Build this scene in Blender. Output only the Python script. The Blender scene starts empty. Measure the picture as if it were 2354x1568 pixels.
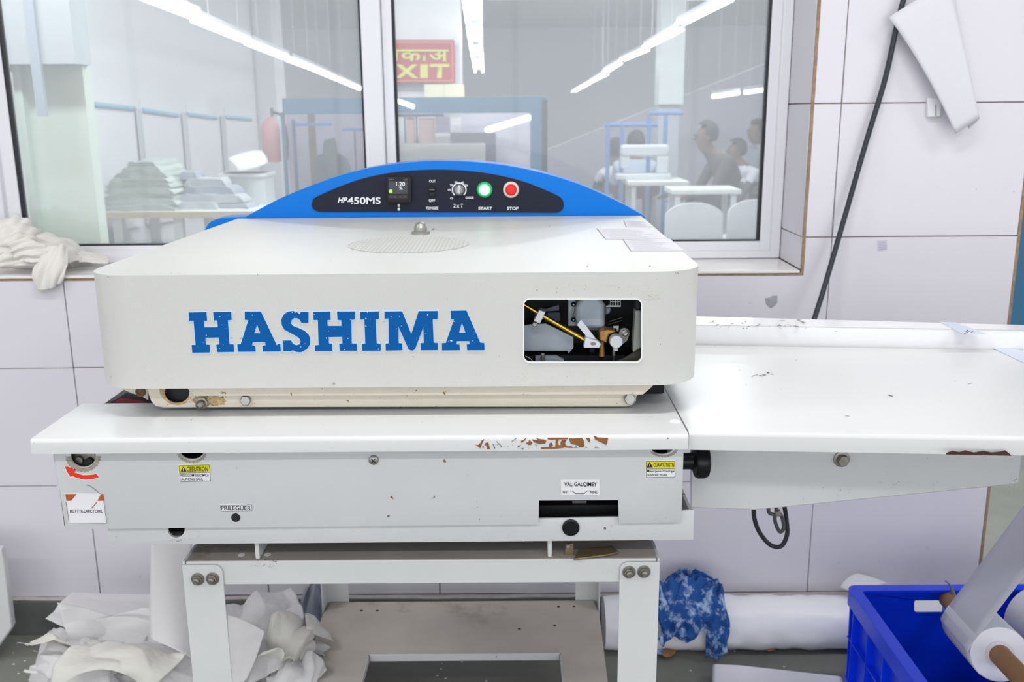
import bpy, bmesh, math, random
from mathutils import Vector, Matrix, noise
from mathutils.geometry import tessellate_polygon

random.seed(7)
SC = bpy.context.scene
COL = SC.collection
R = math.radians

# ------------------------------------------------------------------ camera
IMG_W, IMG_H, FPX = 2354, 1568, 2200.0
CAM_Z, PITCH, YAW, ROLL = 1.33, 13.6, 0.15, -0.45
cam_d = bpy.data.cameras.new('camera')
cam_d.sensor_width = 36.0
cam_d.lens = FPX / IMG_W * 36.0
cam_d.clip_start, cam_d.clip_end = 0.05, 100
cam_d.dof.use_dof = True
cam_d.dof.focus_distance = 1.32
cam_d.dof.aperture_fstop = 8.5
CAM = bpy.data.objects.new('camera', cam_d)
COL.objects.link(CAM)
CAM_M = (Matrix.Rotation(R(YAW), 4, 'Z') @ Matrix.Rotation(R(90 - PITCH), 4, 'X')
         @ Matrix.Rotation(R(ROLL), 4, 'Z'))
CAM.matrix_world = Matrix.Translation((0, 0, CAM_Z)) @ CAM_M
SC.camera = CAM

# ------------------------------------------------------------------ world, light, exposure
W = bpy.data.worlds.new('hall_ambient')
SC.world = W
W.use_nodes = True
WB = W.node_tree.nodes['Background']
WB.inputs[0].default_value = (0.93, 0.95, 1.0, 1)
WB.inputs[1].default_value = 1.05
SC.cycles.adaptive_threshold = 0.03
SC.cycles.max_bounces = 6
SC.cycles.diffuse_bounces = 3
SC.cycles.glossy_bounces = 3
SC.cycles.transparent_max_bounces = 8
SC.cycles.caustics_reflective = False
SC.cycles.caustics_refractive = False
SC.view_settings.view_transform = 'Standard'
SC.view_settings.look = 'None'
SC.view_settings.gamma = 1.0
SC.view_settings.exposure = -0.06
SC.view_settings.use_curve_mapping = False
LAMP_W = 18.5        # watts of each ceiling fixture over the press
FILL_W = 118.0         # watts of the unseen fill light added behind the viewer
HALL_FILL_W = 38.0        # watts of each unseen fill fixture added to the hall beyond
TUBE_EMIT = 7.0      # emission of the tubes in the hall beyond the window

fill_data = bpy.data.lights.new('unseen_fill_light', 'AREA')  # unseen area light added to brighten everything that faces the viewer
fill_data.shape = 'RECTANGLE'
fill_data.size, fill_data.size_y = 11.0, 2.4
fill_data.energy = FILL_W
fill_data.color = (0.97, 0.98, 1.0)
FILL_LAMP = bpy.data.objects.new('unseen_fill_light', fill_data)
COL.objects.link(FILL_LAMP)
FILL_LAMP.location = (0.3, -4.25, 1.3)
FILL_LAMP.rotation_euler = (R(90), 0, 0)


def P(x, y, Y=None, Z=None, X=None):
    """measured pixel of the photograph -> point on a plane of the room"""
    d = CAM_M.to_3x3() @ Vector(((x - IMG_W / 2) / FPX, -(y - IMG_H / 2) / FPX, -1))
    if Y is not None:
        t = Y / d.y
    elif Z is not None:
        t = (Z - CAM_Z) / d.z
    else:
        t = X / d.x
    return Vector((0, 0, CAM_Z)) + d * t


# ------------------------------------------------------------------ materials
def lin(c):
    c = c / 255.0
    return c / 12.92 if c <= 0.04045 else ((c + 0.055) / 1.055) ** 2.4


def rgb(r, g, b):
    return (lin(r), lin(g), lin(b), 1)


MATS = {}


def mat(name, col, rough=0.5, metal=0.0, var=0.0, vscale=8.0, bump=0.0, bscale=400.0,
        speck=None, emit=0.0, alpha_col=None, stain=None, coat=0.0, sss=0.0, stretch=None, spec=0.5):
    """procedural material: colour variation, fine relief, specks and stains of noise"""
    if name in MATS:
        return MATS[name]
    m = bpy.data.materials.new(name)
    m.use_nodes = True
    nt = m.node_tree
    N, L = nt.nodes, nt.links
    b = N['Principled BSDF']
    b.inputs['Roughness'].default_value = rough
    b.inputs['Metallic'].default_value = metal
    b.inputs['Specular IOR Level'].default_value = spec
    b.inputs['Coat Weight'].default_value = coat
    tc = N.new('ShaderNodeTexCoord')
    src = tc.outputs['Object']
    if stretch:
        mp = N.new('ShaderNodeMapping')
        mp.inputs['Scale'].default_value = stretch
        L.new(src, mp.inputs['Vector'])
        src = mp.outputs['Vector']
    cur = None

    def noise_node(scale, detail=4.0, rough_=0.6):
        n = N.new('ShaderNodeTexNoise')
        n.inputs['Scale'].default_value = scale
        n.inputs['Detail'].default_value = detail
        n.inputs['Roughness'].default_value = rough_
        L.new(src, n.inputs['Vector'])
        return n

    def mix(fac_out, a, bcol):
        mx = N.new('ShaderNodeMix')
        mx.data_type = 'RGBA'
        L.new(fac_out, mx.inputs[0])
        if hasattr(a, 'node'):
            L.new(a, mx.inputs[6])
        else:
            mx.inputs[6].default_value = a
        mx.inputs[7].default_value = bcol
        return mx.outputs[2]

    def ramp(out, lo, hi):
        r = N.new('ShaderNodeMapRange')
        r.inputs['From Min'].default_value = lo
        r.inputs['From Max'].default_value = hi
        L.new(out, r.inputs['Value'])
        return r.outputs['Result']

    cur = col
    if var:
        n = noise_node(vscale)
        dark = tuple(c * (1 - var) for c in col[:3]) + (1,)
        cur = mix(ramp(n.outputs['Fac'], 0.35, 0.7), cur, dark)
    if stain:
        n = noise_node(stain[1], 6, 0.7)
        cur = mix(ramp(n.outputs['Fac'], stain[2], stain[2] + 0.12), cur, stain[0])
    if speck:
        n = noise_node(speck[1], 2, 0.5)
        cur = mix(ramp(n.outputs['Fac'], speck[2], speck[2] + 0.015), cur, speck[0])
    if hasattr(cur, 'node'):
        L.new(cur, b.inputs['Base Color'])
    else:
        b.inputs['Base Color'].default_value = cur
    if bump:
        n = noise_node(bscale, 3)
        bn = N.new('ShaderNodeBump')
        bn.inputs['Strength'].default_value = bump
        bn.inputs['Distance'].default_value = 0.001
        L.new(n.outputs['Fac'], bn.inputs['Height'])
        L.new(bn.outputs['Normal'], b.inputs['Normal'])
    if emit:
        b.inputs['Emission Color'].default_value = col
        b.inputs['Emission Strength'].default_value = emit
    if sss:
        b.inputs['Subsurface Weight'].default_value = sss
        b.inputs['Subsurface Radius'].default_value = (0.01, 0.01, 0.01)
    MATS[name] = m
    return m


def film_mat(name, col, trans):
    """thin cloth or film: diffuse with light coming through"""
    m = bpy.data.materials.new(name)
    m.use_nodes = True
    nt = m.node_tree
    N, L = nt.nodes, nt.links
    N.remove(N['Principled BSDF'])
    out = N['Material Output']
    d = N.new('ShaderNodeBsdfDiffuse')
    t = N.new('ShaderNodeBsdfTranslucent')
    n = N.new('ShaderNodeTexNoise')
    n.inputs['Scale'].default_value = 60
    mx = N.new('ShaderNodeMix')
    mx.data_type = 'RGBA'
    mx.inputs[6].default_value = col
    mx.inputs[7].default_value = tuple(c * 0.95 for c in col[:3]) + (1,)
    L.new(n.outputs['Fac'], mx.inputs[0])
    L.new(mx.outputs[2], d.inputs['Color'])
    L.new(mx.outputs[2], t.inputs['Color'])
    ms = N.new('ShaderNodeMixShader')
    ms.inputs[0].default_value = trans
    L.new(d.outputs[0], ms.inputs[1])
    L.new(t.outputs[0], ms.inputs[2])
    L.new(ms.outputs[0], out.inputs['Surface'])
    MATS[name] = m
    return m


def glass_mat(name, tint, refl, rough=0.0, veil=0.2):
    m = bpy.data.materials.new(name)
    m.use_nodes = True
    nt = m.node_tree
    N, L = nt.nodes, nt.links
    N.remove(N['Principled BSDF'])
    out = N['Material Output']
    t = N.new('ShaderNodeBsdfTransparent')
    t.inputs['Color'].default_value = tint
    g = N.new('ShaderNodeBsdfGlossy')
    g.inputs['Roughness'].default_value = rough
    fr = N.new('ShaderNodeFresnel')
    fr.inputs['IOR'].default_value = 1.3
    ad = N.new('ShaderNodeMath')
    ad.operation = 'ADD'
    ad.use_clamp = True
    ad.inputs[1].default_value = refl
    L.new(fr.outputs[0], ad.inputs[0])
    ms = N.new('ShaderNodeMixShader')
    L.new(ad.outputs[0], ms.inputs[0])
    L.new(t.outputs[0], ms.inputs[1])
    L.new(g.outputs[0], ms.inputs[2])
    # pale diffuse veil mixed in to imitate hazy reflections on the glass
    df = N.new('ShaderNodeBsdfDiffuse')
    df.inputs['Color'].default_value = (0.82, 0.85, 0.88, 1)
    nz = N.new('ShaderNodeTexNoise')
    nz.inputs['Scale'].default_value = 3.0
    mr = N.new('ShaderNodeMapRange')
    mr.inputs['To Min'].default_value = veil * 0.85
    mr.inputs['To Max'].default_value = veil * 1.15
    L.new(nz.outputs['Fac'], mr.inputs['Value'])
    m2 = N.new('ShaderNodeMixShader')
    L.new(mr.outputs['Result'], m2.inputs[0])
    L.new(ms.outputs[0], m2.inputs[1])
    L.new(df.outputs[0], m2.inputs[2])
    L.new(m2.outputs[0], out.inputs['Surface'])
    MATS[name] = m
    return m


GREY_SPECK = rgb(120, 112, 98)
M_COVER = mat('cover_paint', rgb(206, 206, 202), 0.34, bump=0.16, bscale=420, var=0.03, vscale=5,
              speck=(rgb(170, 162, 142), 90, 0.76))
M_PLATE = mat('aged_cream_paint', rgb(216, 209, 192), 0.45, var=0.08, vscale=9, bump=0.1,
              speck=(rgb(140, 118, 84), 120, 0.70))
M_TABLE = mat('table_white_enamel', rgb(217, 218, 219), 0.28, var=0.02, vscale=6, bump=0.06, bscale=600)
M_APRON = mat('apron_enamel', rgb(214, 215, 217), 0.36, var=0.04, vscale=5, bump=0.08, bscale=500,
              speck=(rgb(120, 110, 96), 70, 0.76))
M_STAND = mat('stand_enamel', rgb(214, 215, 216), 0.4, var=0.05, vscale=7, bump=0.08, bscale=500,
              speck=(rgb(120, 110, 96), 60, 0.76))
M_DUSTY = mat('dusty_plate', rgb(206, 198, 188), 0.62, var=0.16, vscale=5, bump=0.2, bscale=300,
              stain=(rgb(150, 140, 128), 3.0, 0.6))
M_STANDTOP = mat('dusty_stand_top', rgb(172, 166, 160), 0.5, var=0.2, vscale=6, bump=0.15,
                 stain=(rgb(118, 104, 98), 4.0, 0.58))
M_BLUE = mat('console_blue', rgb(0, 116, 212), 0.36, bump=0.2, bscale=600, spec=0.2)
M_PANEL = mat('panel_charcoal', rgb(38, 41, 55), 0.5, bump=0.1, bscale=700, spec=0.15)
M_LOGO = mat('logo_blue', rgb(0, 88, 162), 0.5, spec=0.12, speck=(rgb(214, 224, 230), 190, 0.69))
M_LOGOED = mat('logo_pale_edge', rgb(196, 224, 246), 0.5)
M_WHITEINK = mat('white_ink', rgb(236, 240, 246), 0.5)
M_BLACKINK = mat('black_ink', rgb(30, 30, 34), 0.55)
M_GREYINK = mat('grey_ink', rgb(134, 128, 146), 0.6)
M_STICKER = mat('sticker_white', rgb(240, 240, 244), 0.4)
M_YELLOW = mat('warning_yellow', rgb(226, 222, 20), 0.42)
M_RED = mat('arrow_red', rgb(238, 52, 22), 0.4)
M_ORANGE = mat('torn_orange', rgb(196, 92, 24), 0.5, var=0.35, vscale=60)
M_RUST = mat('bare_brown_board', rgb(146, 98, 50), 0.7, var=0.3, vscale=80, bump=0.4, bscale=300)
M_DARKRUST = mat('dark_rust', rgb(74, 44, 38), 0.8, var=0.4, vscale=120)
M_GRIME = mat('oily_grime', rgb(120, 92, 58), 0.7, var=0.5, vscale=150, bump=0.4)
M_CHIP = mat('chipped_metal', rgb(122, 118, 112), 0.55, var=0.3, vscale=200)
M_SCUFF = mat('pale_scuff', rgb(168, 164, 156), 0.55)
M_STEEL = mat('bright_steel', rgb(172, 172, 168), 0.42, 0.9, var=0.2, vscale=90)
M_DSTEEL = mat('worn_steel', rgb(150, 146, 140), 0.38, 0.9, var=0.35, vscale=120)
M_ALU = mat('brushed_aluminium', rgb(222, 225, 232), 0.38, 0.3, var=0.1, vscale=30)
M_BRASS = mat('brass_rod', rgb(214, 180, 74), 0.25, 1.0)
M_BRONZE = mat('corroded_bronze', rgb(190, 146, 80), 0.45, 0.5, var=0.5, vscale=160, bump=0.5)
M_INNER = mat('inner_grey_plate', rgb(178, 188, 200), 0.5, 0.1, var=0.12, vscale=40)
M_INDARK = mat('inner_black', rgb(14, 16, 22), 0.55)
M_BLACK = mat('black_plastic', rgb(16, 17, 22), 0.3, bump=0.05, spec=0.3)
M_HOLE = mat('hole_black', rgb(12, 13, 20), 0.6)
M_RUBBER = mat('window_gasket', rgb(22, 26, 34), 0.5)
M_TILE = mat('wall_tile_glaze', rgb(223, 220, 228), 0.25, var=0.02, vscale=1.5, spec=0.35)
M_GROUT = mat('grout_brown', rgb(150, 132, 120), 0.85, var=0.3, vscale=40)
M_GROUTW = mat('grout_pale', rgb(196, 190, 188), 0.85, var=0.15, vscale=60)
M_EDGE = mat('tile_cut_edge', rgb(168, 142, 116), 0.85, var=0.4, vscale=60, bump=0.5)
M_UPVC = mat('window_upvc', rgb(232, 232, 237), 0.3, var=0.015)
M_SILL = mat('sill_tile', rgb(240, 238, 236), 0.2, var=0.03, stain=(rgb(206, 190, 160), 7.0, 0.70))
M_FLOOR = mat('floor_stone', rgb(134, 136, 129), 0.62, spec=0.3, var=0.14, vscale=4, bump=0.15, bscale=60,
              speck=(rgb(178, 180, 176), 140, 0.745))
M_SKIRT = mat('skirting_stone', rgb(104, 108, 106), 0.28, var=0.3, vscale=9,
              stain=(rgb(70, 74, 74), 12, 0.6))
M_CRATE = mat('crate_blue_plastic', rgb(4, 66, 255), 0.38, var=0.1, vscale=6, bump=0.06)
M_CARD = mat('cardboard_tube', rgb(164, 122, 82), 0.8, var=0.12, vscale=40, bump=0.2)
M_CLOTH = film_mat('white_interlining', rgb(248, 247, 248), 0.35)
M_CREAM = film_mat('cream_interlining', rgb(251, 250, 245), 0.35)
M_MUSLIN = film_mat('white_muslin', rgb(249, 246, 242), 0.25)
M_FILM = film_mat('fusible_film', rgb(240, 240, 250), 0.3)
M_PAPER = film_mat('white_paper', rgb(244, 244, 250), 0.25)
M_WRAP = mat('milky_wrap', rgb(246, 246, 251), 0.35, var=0.03, vscale=10)
M_ROLLED = mat('rolled_film', rgb(232, 232, 242), 0.45, var=0.03, vscale=30)
M_BATIK = mat('blue_print_cotton', rgb(28, 84, 158), 0.85, bump=0.2,
              stain=(rgb(178, 202, 236), 30, 0.50))
M_CABLE = mat('black_cable', rgb(40, 44, 52), 0.5)
M_WALLP = mat('painted_wall', rgb(226, 228, 232), 0.7, var=0.02)
M_GLASS = glass_mat('window_glass', (0.96, 0.98, 0.98, 1), 0.0, veil=0.22)
M_GREENLED = mat('green_led', (0.25, 1.0, 0.05, 1), 0.4, emit=2.0)
M_GREENLIT = mat('lit_green_lens', (0.42, 1.0, 0.72, 1), 0.4, emit=1.15)
M_GREENRIM = mat('green_rim', rgb(38, 176, 104), 0.3, emit=0.15)
M_REDBTN = mat('red_button', rgb(232, 14, 18), 0.3)
M_CREAMRIM = mat('pale_rim', rgb(226, 208, 198), 0.35)
M_LCD = mat('lcd_dark', rgb(54, 56, 66), 0.3)
M_LCDTEXT = mat('lcd_digit', rgb(224, 230, 238), 0.5, emit=0.5)


# ------------------------------------------------------------------ mesh helpers
def finish(name, bm, m, parent=None, bevel=0.0, seg=2, smooth=True, ang=35, recalc=True):
    if recalc:
        bmesh.ops.recalc_face_normals(bm, faces=bm.faces[:])
    me = bpy.data.meshes.new(name)
    bm.to_mesh(me)
    bm.free()
    if smooth:
        for p in me.polygons:
            p.use_smooth = True
        me.set_sharp_from_angle(angle=R(ang))
    o = bpy.data.objects.new(name, me)
    COL.objects.link(o)
    for mm in (m if isinstance(m, (list, tuple)) else [m]):
        me.materials.append(mm)
    if parent:
        o.parent = parent
        o.matrix_parent_inverse = Matrix.Translation(-Vector(parent_loc(parent)))
    if bevel:
        b = o.modifiers.new('soft_edge', 'BEVEL')
        b.width = bevel
        b.segments = seg
        b.limit_method = 'ANGLE'
        b.angle_limit = R(40)
    return o


def parent_loc(o):
    # parts are modelled in room coordinates; only the Empty of a thing carries a place
    return Vector(o.location) if o.type == 'EMPTY' else Vector((0, 0, 0))


def thing(name, label, cat, loc=(0, 0, 0), group=None):
    o = bpy.data.objects.new(name, None)
    o.empty_display_size = 0.05
    COL.objects.link(o)
    o.location = loc
    tag(o, label, cat, group)
    return o


def tag(o, label=None, cat=None, group=None, kind=None):
    if label:
        o['label'] = label
    if cat:
        o['category'] = cat
    if group:
        o['group'] = group
    if kind:
        o['kind'] = kind
    return o


def struct(o, label):
    o['kind'] = 'structure'
    o['label'] = label
    return o


def box(bm, x0, x1, y0, y1, z0, z1):
    vs = [bm.verts.new((x, y, z)) for z in (z0, z1) for y in (y0, y1) for x in (x0, x1)]
    for f in ((0, 1, 3, 2), (4, 6, 7, 5), (0, 4, 5, 1), (2, 3, 7, 6), (0, 2, 6, 4), (1, 5, 7, 3)):
        bm.faces.new([vs[i] for i in f])


def obox(name, m, parent, x0, x1, y0, y1, z0, z1, bevel=0.0, **k):
    bm = bmesh.new()
    box(bm, x0, x1, y0, y1, z0, z1)
    return finish(name, bm, m, parent, bevel, **k)


def prism(bm, loops, to3d, vec):
    """closed solid: 2-D loops (outer first, then holes) mapped by to3d and pushed along vec"""
    pts = [[Vector((a, b, 0)) for a, b in lp] for lp in loops]
    tris = tessellate_polygon(pts)
    flat = [p for lp in loops for p in lp]
    f = [bm.verts.new(to3d(a, b)) for a, b in flat]
    g = [bm.verts.new(Vector(to3d(a, b)) + Vector(vec)) for a, b in flat]
    for t in tris:
        try:
            bm.faces.new([f[i] for i in t])
            bm.faces.new([g[i] for i in reversed(t)])
        except ValueError:
            pass
    k = 0
    for lp in loops:
        n = len(lp)
        for i in range(n):
            a, b = k + i, k + (i + 1) % n
            try:
                bm.faces.new((f[a], f[b], g[b], g[a]))
            except ValueError:
                pass
        k += n


def plate(name, m, parent, loops, Y, thick, bevel=0.0, px=True, **k):
    """upright sheet whose outline is measured on the plane y = Y; thickness goes back"""
    if not isinstance(loops[0][0], (list, tuple)):
        loops = [loops]
    if px:
        loops = [[(P(x, y, Y=Y).x, P(x, y, Y=Y).z) for x, y in lp] for lp in loops]
    bm = bmesh.new()
    prism(bm, loops, lambda a, b: (a, Y, b), (0, thick, 0))
    return finish(name, bm, m, parent, bevel, **k)


def flat(name, m, parent, loops, Z, thick, bevel=0.0, px=True, **k):
    """level sheet outlined on z = Z; thickness goes down"""
    if not isinstance(loops[0][0], (list, tuple)):
        loops = [loops]
    if px:
        loops = [[(P(x, y, Z=Z).x, P(x, y, Z=Z).y) for x, y in lp] for lp in loops]
    bm = bmesh.new()
    prism(bm, loops, lambda a, b: (a, b, Z), (0, 0, -thick))
    return finish(name, bm, m, parent, bevel, **k)


def rrect(x0, y0, x1, y1, r, n=5):
    out = []
    for cx, cy, a0 in ((x1 - r, y0 + r, -90), (x1 - r, y1 - r, 0), (x0 + r, y1 - r, 90), (x0 + r, y0 + r, 180)):
        for i in range(n + 1):
            a = R(a0 + 90 * i / n)
            out.append((cx + r * math.cos(a), cy + r * math.sin(a)))
    return out


def circ(cx, cy, r, n=28, ry=None):
    ry = ry or r
    return [(cx + r * math.cos(2 * math.pi * i / n), cy + ry * math.sin(2 * math.pi * i / n)) for i in range(n)]


def frame_of(d):
    d = Vector(d).normalized()
    u = d.cross(Vector((0, 0, 1)))
    if u.length < 1e-4:
        u = Vector((1, 0, 0))
    u.normalize()
    return d, u, d.cross(u).normalized()


def lathe(bm, origin, axis, prof, n=24):
    """profile of (distance along axis, radius)"""
    d, u, v = frame_of(axis)
    o = Vector(origin)
    rings = []
    for t, r in prof:
        if r < 1e-6:
            rings.append([bm.verts.new(o + d * t)])
        else:
            rings.append([bm.verts.new(o + d * t + (u * math.cos(2 * math.pi * i / n) + v * math.sin(2 * math.pi * i / n)) * r)
                          for i in range(n)])
    for A, B in zip(rings, rings[1:]):
        for i in range(n):
            j = (i + 1) % n
            if len(A) == 1 and len(B) == 1:
                continue
            if len(A) == 1:
                bm.faces.new((A[0], B[i], B[j]))
            elif len(B) == 1:
                bm.faces.new((A[i], A[j], B[0]))
            else:
                bm.faces.new((A[i], A[j], B[j], B[i]))
    for ring in (rings[0], rings[-1]):
        if len(ring) > 1:
            try:
                bm.faces.new(ring)
            except ValueError:
                pass


def olathe(name, m, parent, origin, axis, prof, n=24, **k):
    bm = bmesh.new()
    lathe(bm, origin, axis, prof, n)
    return finish(name, bm, m, parent, **k)


def tube(bm, pts, r, n=10, closed_ends=True):
    pts = [Vector(p) for p in pts]
    rs = list(r) if isinstance(r, (list, tuple)) else [r] * len(pts)
    if len(rs) != len(pts):
        k = (len(rs) - 1) / (len(pts) - 1)
        rs = [rs[int(i * k)] + (rs[min(int(i * k) + 1, len(rs) - 1)] - rs[int(i * k)]) * (i * k - int(i * k)) for i in range(len(pts))]
    rings = []
    prev_u = None
    for i, p in enumerate(pts):
        t = (pts[min(i + 1, len(pts) - 1)] - pts[max(i - 1, 0)]).normalized()
        if prev_u is None:
            _, u, _ = frame_of(t)
        else:
            u = (prev_u - t * prev_u.dot(t)).normalized()
        v = t.cross(u)
        prev_u = u
        rings.append([bm.verts.new(p + (u * math.cos(2 * math.pi * k / n) + v * math.sin(2 * math.pi * k / n)) * rs[i])
                      for k in range(n)])
    for A, B in zip(rings, rings[1:]):
        for k in range(n):
            bm.faces.new((A[k], A[(k + 1) % n], B[(k + 1) % n], B[k]))
    if closed_ends:
        bm.faces.new(rings[0])
        bm.faces.new(rings[-1])


def smooth_path(pts, n=8):
    """Catmull-Rom through the points"""
    pts = [Vector(p) for p in pts]
    q = [pts[0] * 2 - pts[1]] + pts + [pts[-1] * 2 - pts[-2]]
    out = []
    for i in range(1, len(q) - 2):
        for k in range(n):
            t = k / n
            a, b, c, d = q[i - 1], q[i], q[i + 1], q[i + 2]
            out.append(0.5 * ((2 * b) + (c - a) * t + (2 * a - 5 * b + 4 * c - d) * t * t + (3 * b - a - 3 * c + d) * t ** 3))
    out.append(pts[-1])
    return out


def otube(name, m, parent, pts, r, n=10, sm=0, **k):
    bm = bmesh.new()
    tube(bm, smooth_path(pts, sm) if sm else pts, r, n)
    return finish(name, bm, m, parent, **k)


def hexbolt(name, m, parent, c, axis, r, h, washer=True):
    """hex head bolt with washer, axis pointing out of the surface"""
    bm = bmesh.new()
    d, u, v = frame_of(axis)
    c = Vector(c)
    if washer:
        lathe(bm, c, axis, [(0, r * 1.35), (h * 0.22, r * 1.35), (h * 0.25, r * 1.2)], 20)
    vs = []
    for t, s in ((h * 0.2, 1), (h * 0.85, 1), (h, 0.86)):
        vs.append([bm.verts.new(c + d * t + (u * math.cos(R(60 * i)) + v * math.sin(R(60 * i))) * r * s) for i in range(6)])
    for A, B in zip(vs, vs[1:]):
        for i in range(6):
            bm.faces.new((A[i], A[(i + 1) % 6], B[(i + 1) % 6], B[i]))
    bm.faces.new(vs[0])
    bm.faces.new(vs[-1])
    return finish(name, bm, m, parent, ang=30)


def to_mesh_obj(o):
    """apply modifiers / convert a curve, in place of the source object"""
    dg = bpy.context.evaluated_depsgraph_get()
    me = bpy.data.meshes.new_from_object(o.evaluated_get(dg))
    return me


def boolean_cut(o, cutters):
    for c in cutters:
        b = o.modifiers.new('cut', 'BOOLEAN')
        b.operation = 'DIFFERENCE'
        b.solver = 'EXACT'
        b.object = c
    bpy.context.view_layer.update()
    me = to_mesh_obj(o)
    o.modifiers.clear()
    o.data = me
    for c in cutters:
        bpy.data.objects.remove(c)
    for p in me.polygons:
        p.use_smooth = True
    me.set_sharp_from_angle(angle=R(30))


TEXT_CACHE = {}


def text_mesh(body, bold=0.0, shear=0.0, spacing=1.0):
    key = (body, bold, shear, spacing)
    if key in TEXT_CACHE:
        return TEXT_CACHE[key]
    cu = bpy.data.curves.new('lettering', 'FONT')
    cu.body = body
    cu.size = 1.0
    cu.offset = bold
    cu.shear = shear
    cu.space_character = spacing
    cu.resolution_u = 4
    o = bpy.data.objects.new('lettering', cu)
    COL.objects.link(o)
    bpy.context.view_layer.update()
    me = to_mesh_obj(o)
    bpy.data.objects.remove(o)
    TEXT_CACHE[key] = me
    return me


def text(name, body, rect, Y, m, parent, bold=0.012, shear=0.0, off=0.0007, Z=None, mirror=False):
    """flat print fitted to a measured rectangle on the plane y = Y"""
    me = text_mesh(body, bold, shear).copy()
    x0, y0, x1, y1 = rect
    tl, tr, bl = P(x0, y0, Y=Y), P(x1, y0, Y=Y), P(x0, y1, Y=Y)
    u, v = tr - tl, tl - bl
    xs = [w.co.x for w in me.vertices]
    ys = [w.co.y for w in me.vertices]
    ax, bx, ay, by = min(xs), max(xs), min(ys), max(ys)
    for w in me.vertices:
        a = (w.co.x - ax) / (bx - ax)
        b = (w.co.y - ay) / (by - ay)
        q = bl + u * a + v * b
        w.co = (q.x, Y - off, q.z)
    o = bpy.data.objects.new(name, me)
    COL.objects.link(o)
    me.materials.clear()
    me.materials.append(m)
    if parent:
        o.parent = parent
        o.matrix_parent_inverse = Matrix.Translation(-Vector(parent_loc(parent)))
    return o


def strokes(bm, segs, Y, w, off=0.0006, thick=0.0003):
    """thin printed lines on the plane y = Y, segs are pixel polylines"""
    for pl in segs:
        q = [P(x, y, Y=Y) for x, y in pl]
        for a, b in zip(q, q[1:]):
            t = (b - a).normalized()
            n = Vector((-t.z, 0, t.x)) * w / 2
            vs = [bm.verts.new((c.x, Y - off, c.z)) for c in (a + n, b + n, b - n, a - n)]
            bm.faces.new(vs)


def specks(name, m, parent, plane, regs, seed=1, long=(0.6, 2.2)):
    """wear specks: small irregular flakes scattered in measured regions (x0,y0,x1,y1,count,size px)"""
    rnd = random.Random(seed)
    bm = bmesh.new()
    for x0, y0, x1, y1, cnt, sz in regs:
        for _ in range(max(1, int(cnt * 0.6))):
            x, y = rnd.uniform(x0, x1), rnd.uniform(y0, y1)
            s = 0.72 * sz * rnd.uniform(0.35, 1.15)
            el = rnd.uniform(*long)
            a0 = rnd.uniform(-0.5, 0.5)
            pts = []
            for i in range(6):
                a = 2 * math.pi * i / 6
                rr = s * rnd.uniform(0.6, 1.15)
                dx, dy = rr * math.cos(a) * el, rr * math.sin(a) / el
                pts.append(plane(x + dx * math.cos(a0) - dy * math.sin(a0), y + dx * math.sin(a0) + dy * math.cos(a0)))
            bm.faces.new([bm.verts.new(p) for p in pts])
    o = finish(name, bm, m, parent, smooth=False, recalc=False)
    o['kind'] = 'stuff'
    return o


def on_y(Y, off=0.0008):
    def f(x, y):
        p = P(x, y, Y=Y)
        return (p.x, Y - off, p.z)
    return f


def on_z(Z, off=0.0008):
    def f(x, y):
        p = P(x, y, Z=Z)
        return (p.x, p.y, Z + off)
    return f


def flake(name, m, parent, polys, plane):
    bm = bmesh.new()
    for pl in polys:
        bm.faces.new([bm.verts.new(plane(x, y)) for x, y in pl])
    return finish(name, bm, m, parent, smooth=False, recalc=False)


def patch(name, m, parent, ctrl, nu=26, nv=26, crinkle=0.0, seed=0, thick=0.0006, cscale=9.0, folds=None, ang=60):
    """cloth sheet: Bezier patch over a grid of control points, with crumples"""
    def bern(n, i, t):
        return math.comb(n, i) * t ** i * (1 - t) ** (n - i)
    bm = bmesh.new()
    nr, nc = len(ctrl) - 1, len(ctrl[0]) - 1
    grid = []
    for a in range(nu + 1):
        row = []
        for b in range(nv + 1):
            u, v = a / nu, b / nv
            p = Vector((0, 0, 0))
            for i in range(nr + 1):
                for j in range(nc + 1):
                    p += Vector(ctrl[i][j]) * (bern(nr, i, u) * bern(nc, j, v))
            if crinkle:
                q = p * cscale + Vector((seed * 3.1, seed * 1.7, 0))
                k = noise.noise(q) + 0.5 * abs(noise.noise(q * 2.3)) + 0.25 * abs(noise.noise(q * 5.1))
                p += Vector((noise.noise(q + Vector((9, 0, 0))) * 0.5, noise.noise(q + Vector((0, 9, 0))) * 0.5, k)) * crinkle
            row.append(bm.verts.new(p))
        grid.append(row)
    for a in range(nu):
        for b in range(nv):
            bm.faces.new((grid[a][b], grid[a + 1][b], grid[a + 1][b + 1], grid[a][b + 1]))
    if folds:
        bm.normal_update()
        moves = []
        for a in range(nu + 1):
            for b in range(nv + 1):
                u, v = a / nu, b / nv
                d = 0.0
                for cnt, amp, an, ph, soft in folds:
                    w = (u * math.cos(an) + v * math.sin(an)) * cnt + ph
                    w += 0.35 * noise.noise(Vector((u * 2.2 + seed, v * 2.2, ph)))
                    tri = abs((w % 1.0) - 0.5) * 2
                    if soft:
                        tri = 0.5 - 0.5 * math.cos(math.pi * tri)
                    d += amp * (tri - 0.5) * (0.6 + 0.8 * noise.noise(Vector((u * 1.7, v * 1.7, seed + ph))) ** 2)
                moves.append((grid[a][b], grid[a][b].normal * d))
        for vv, mv in moves:
            vv.co += mv
    o = finish(name, bm, m, parent, ang=ang)
    s = o.modifiers.new('cloth_thickness', 'SOLIDIFY')
    s.thickness = thick
    return o


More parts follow.
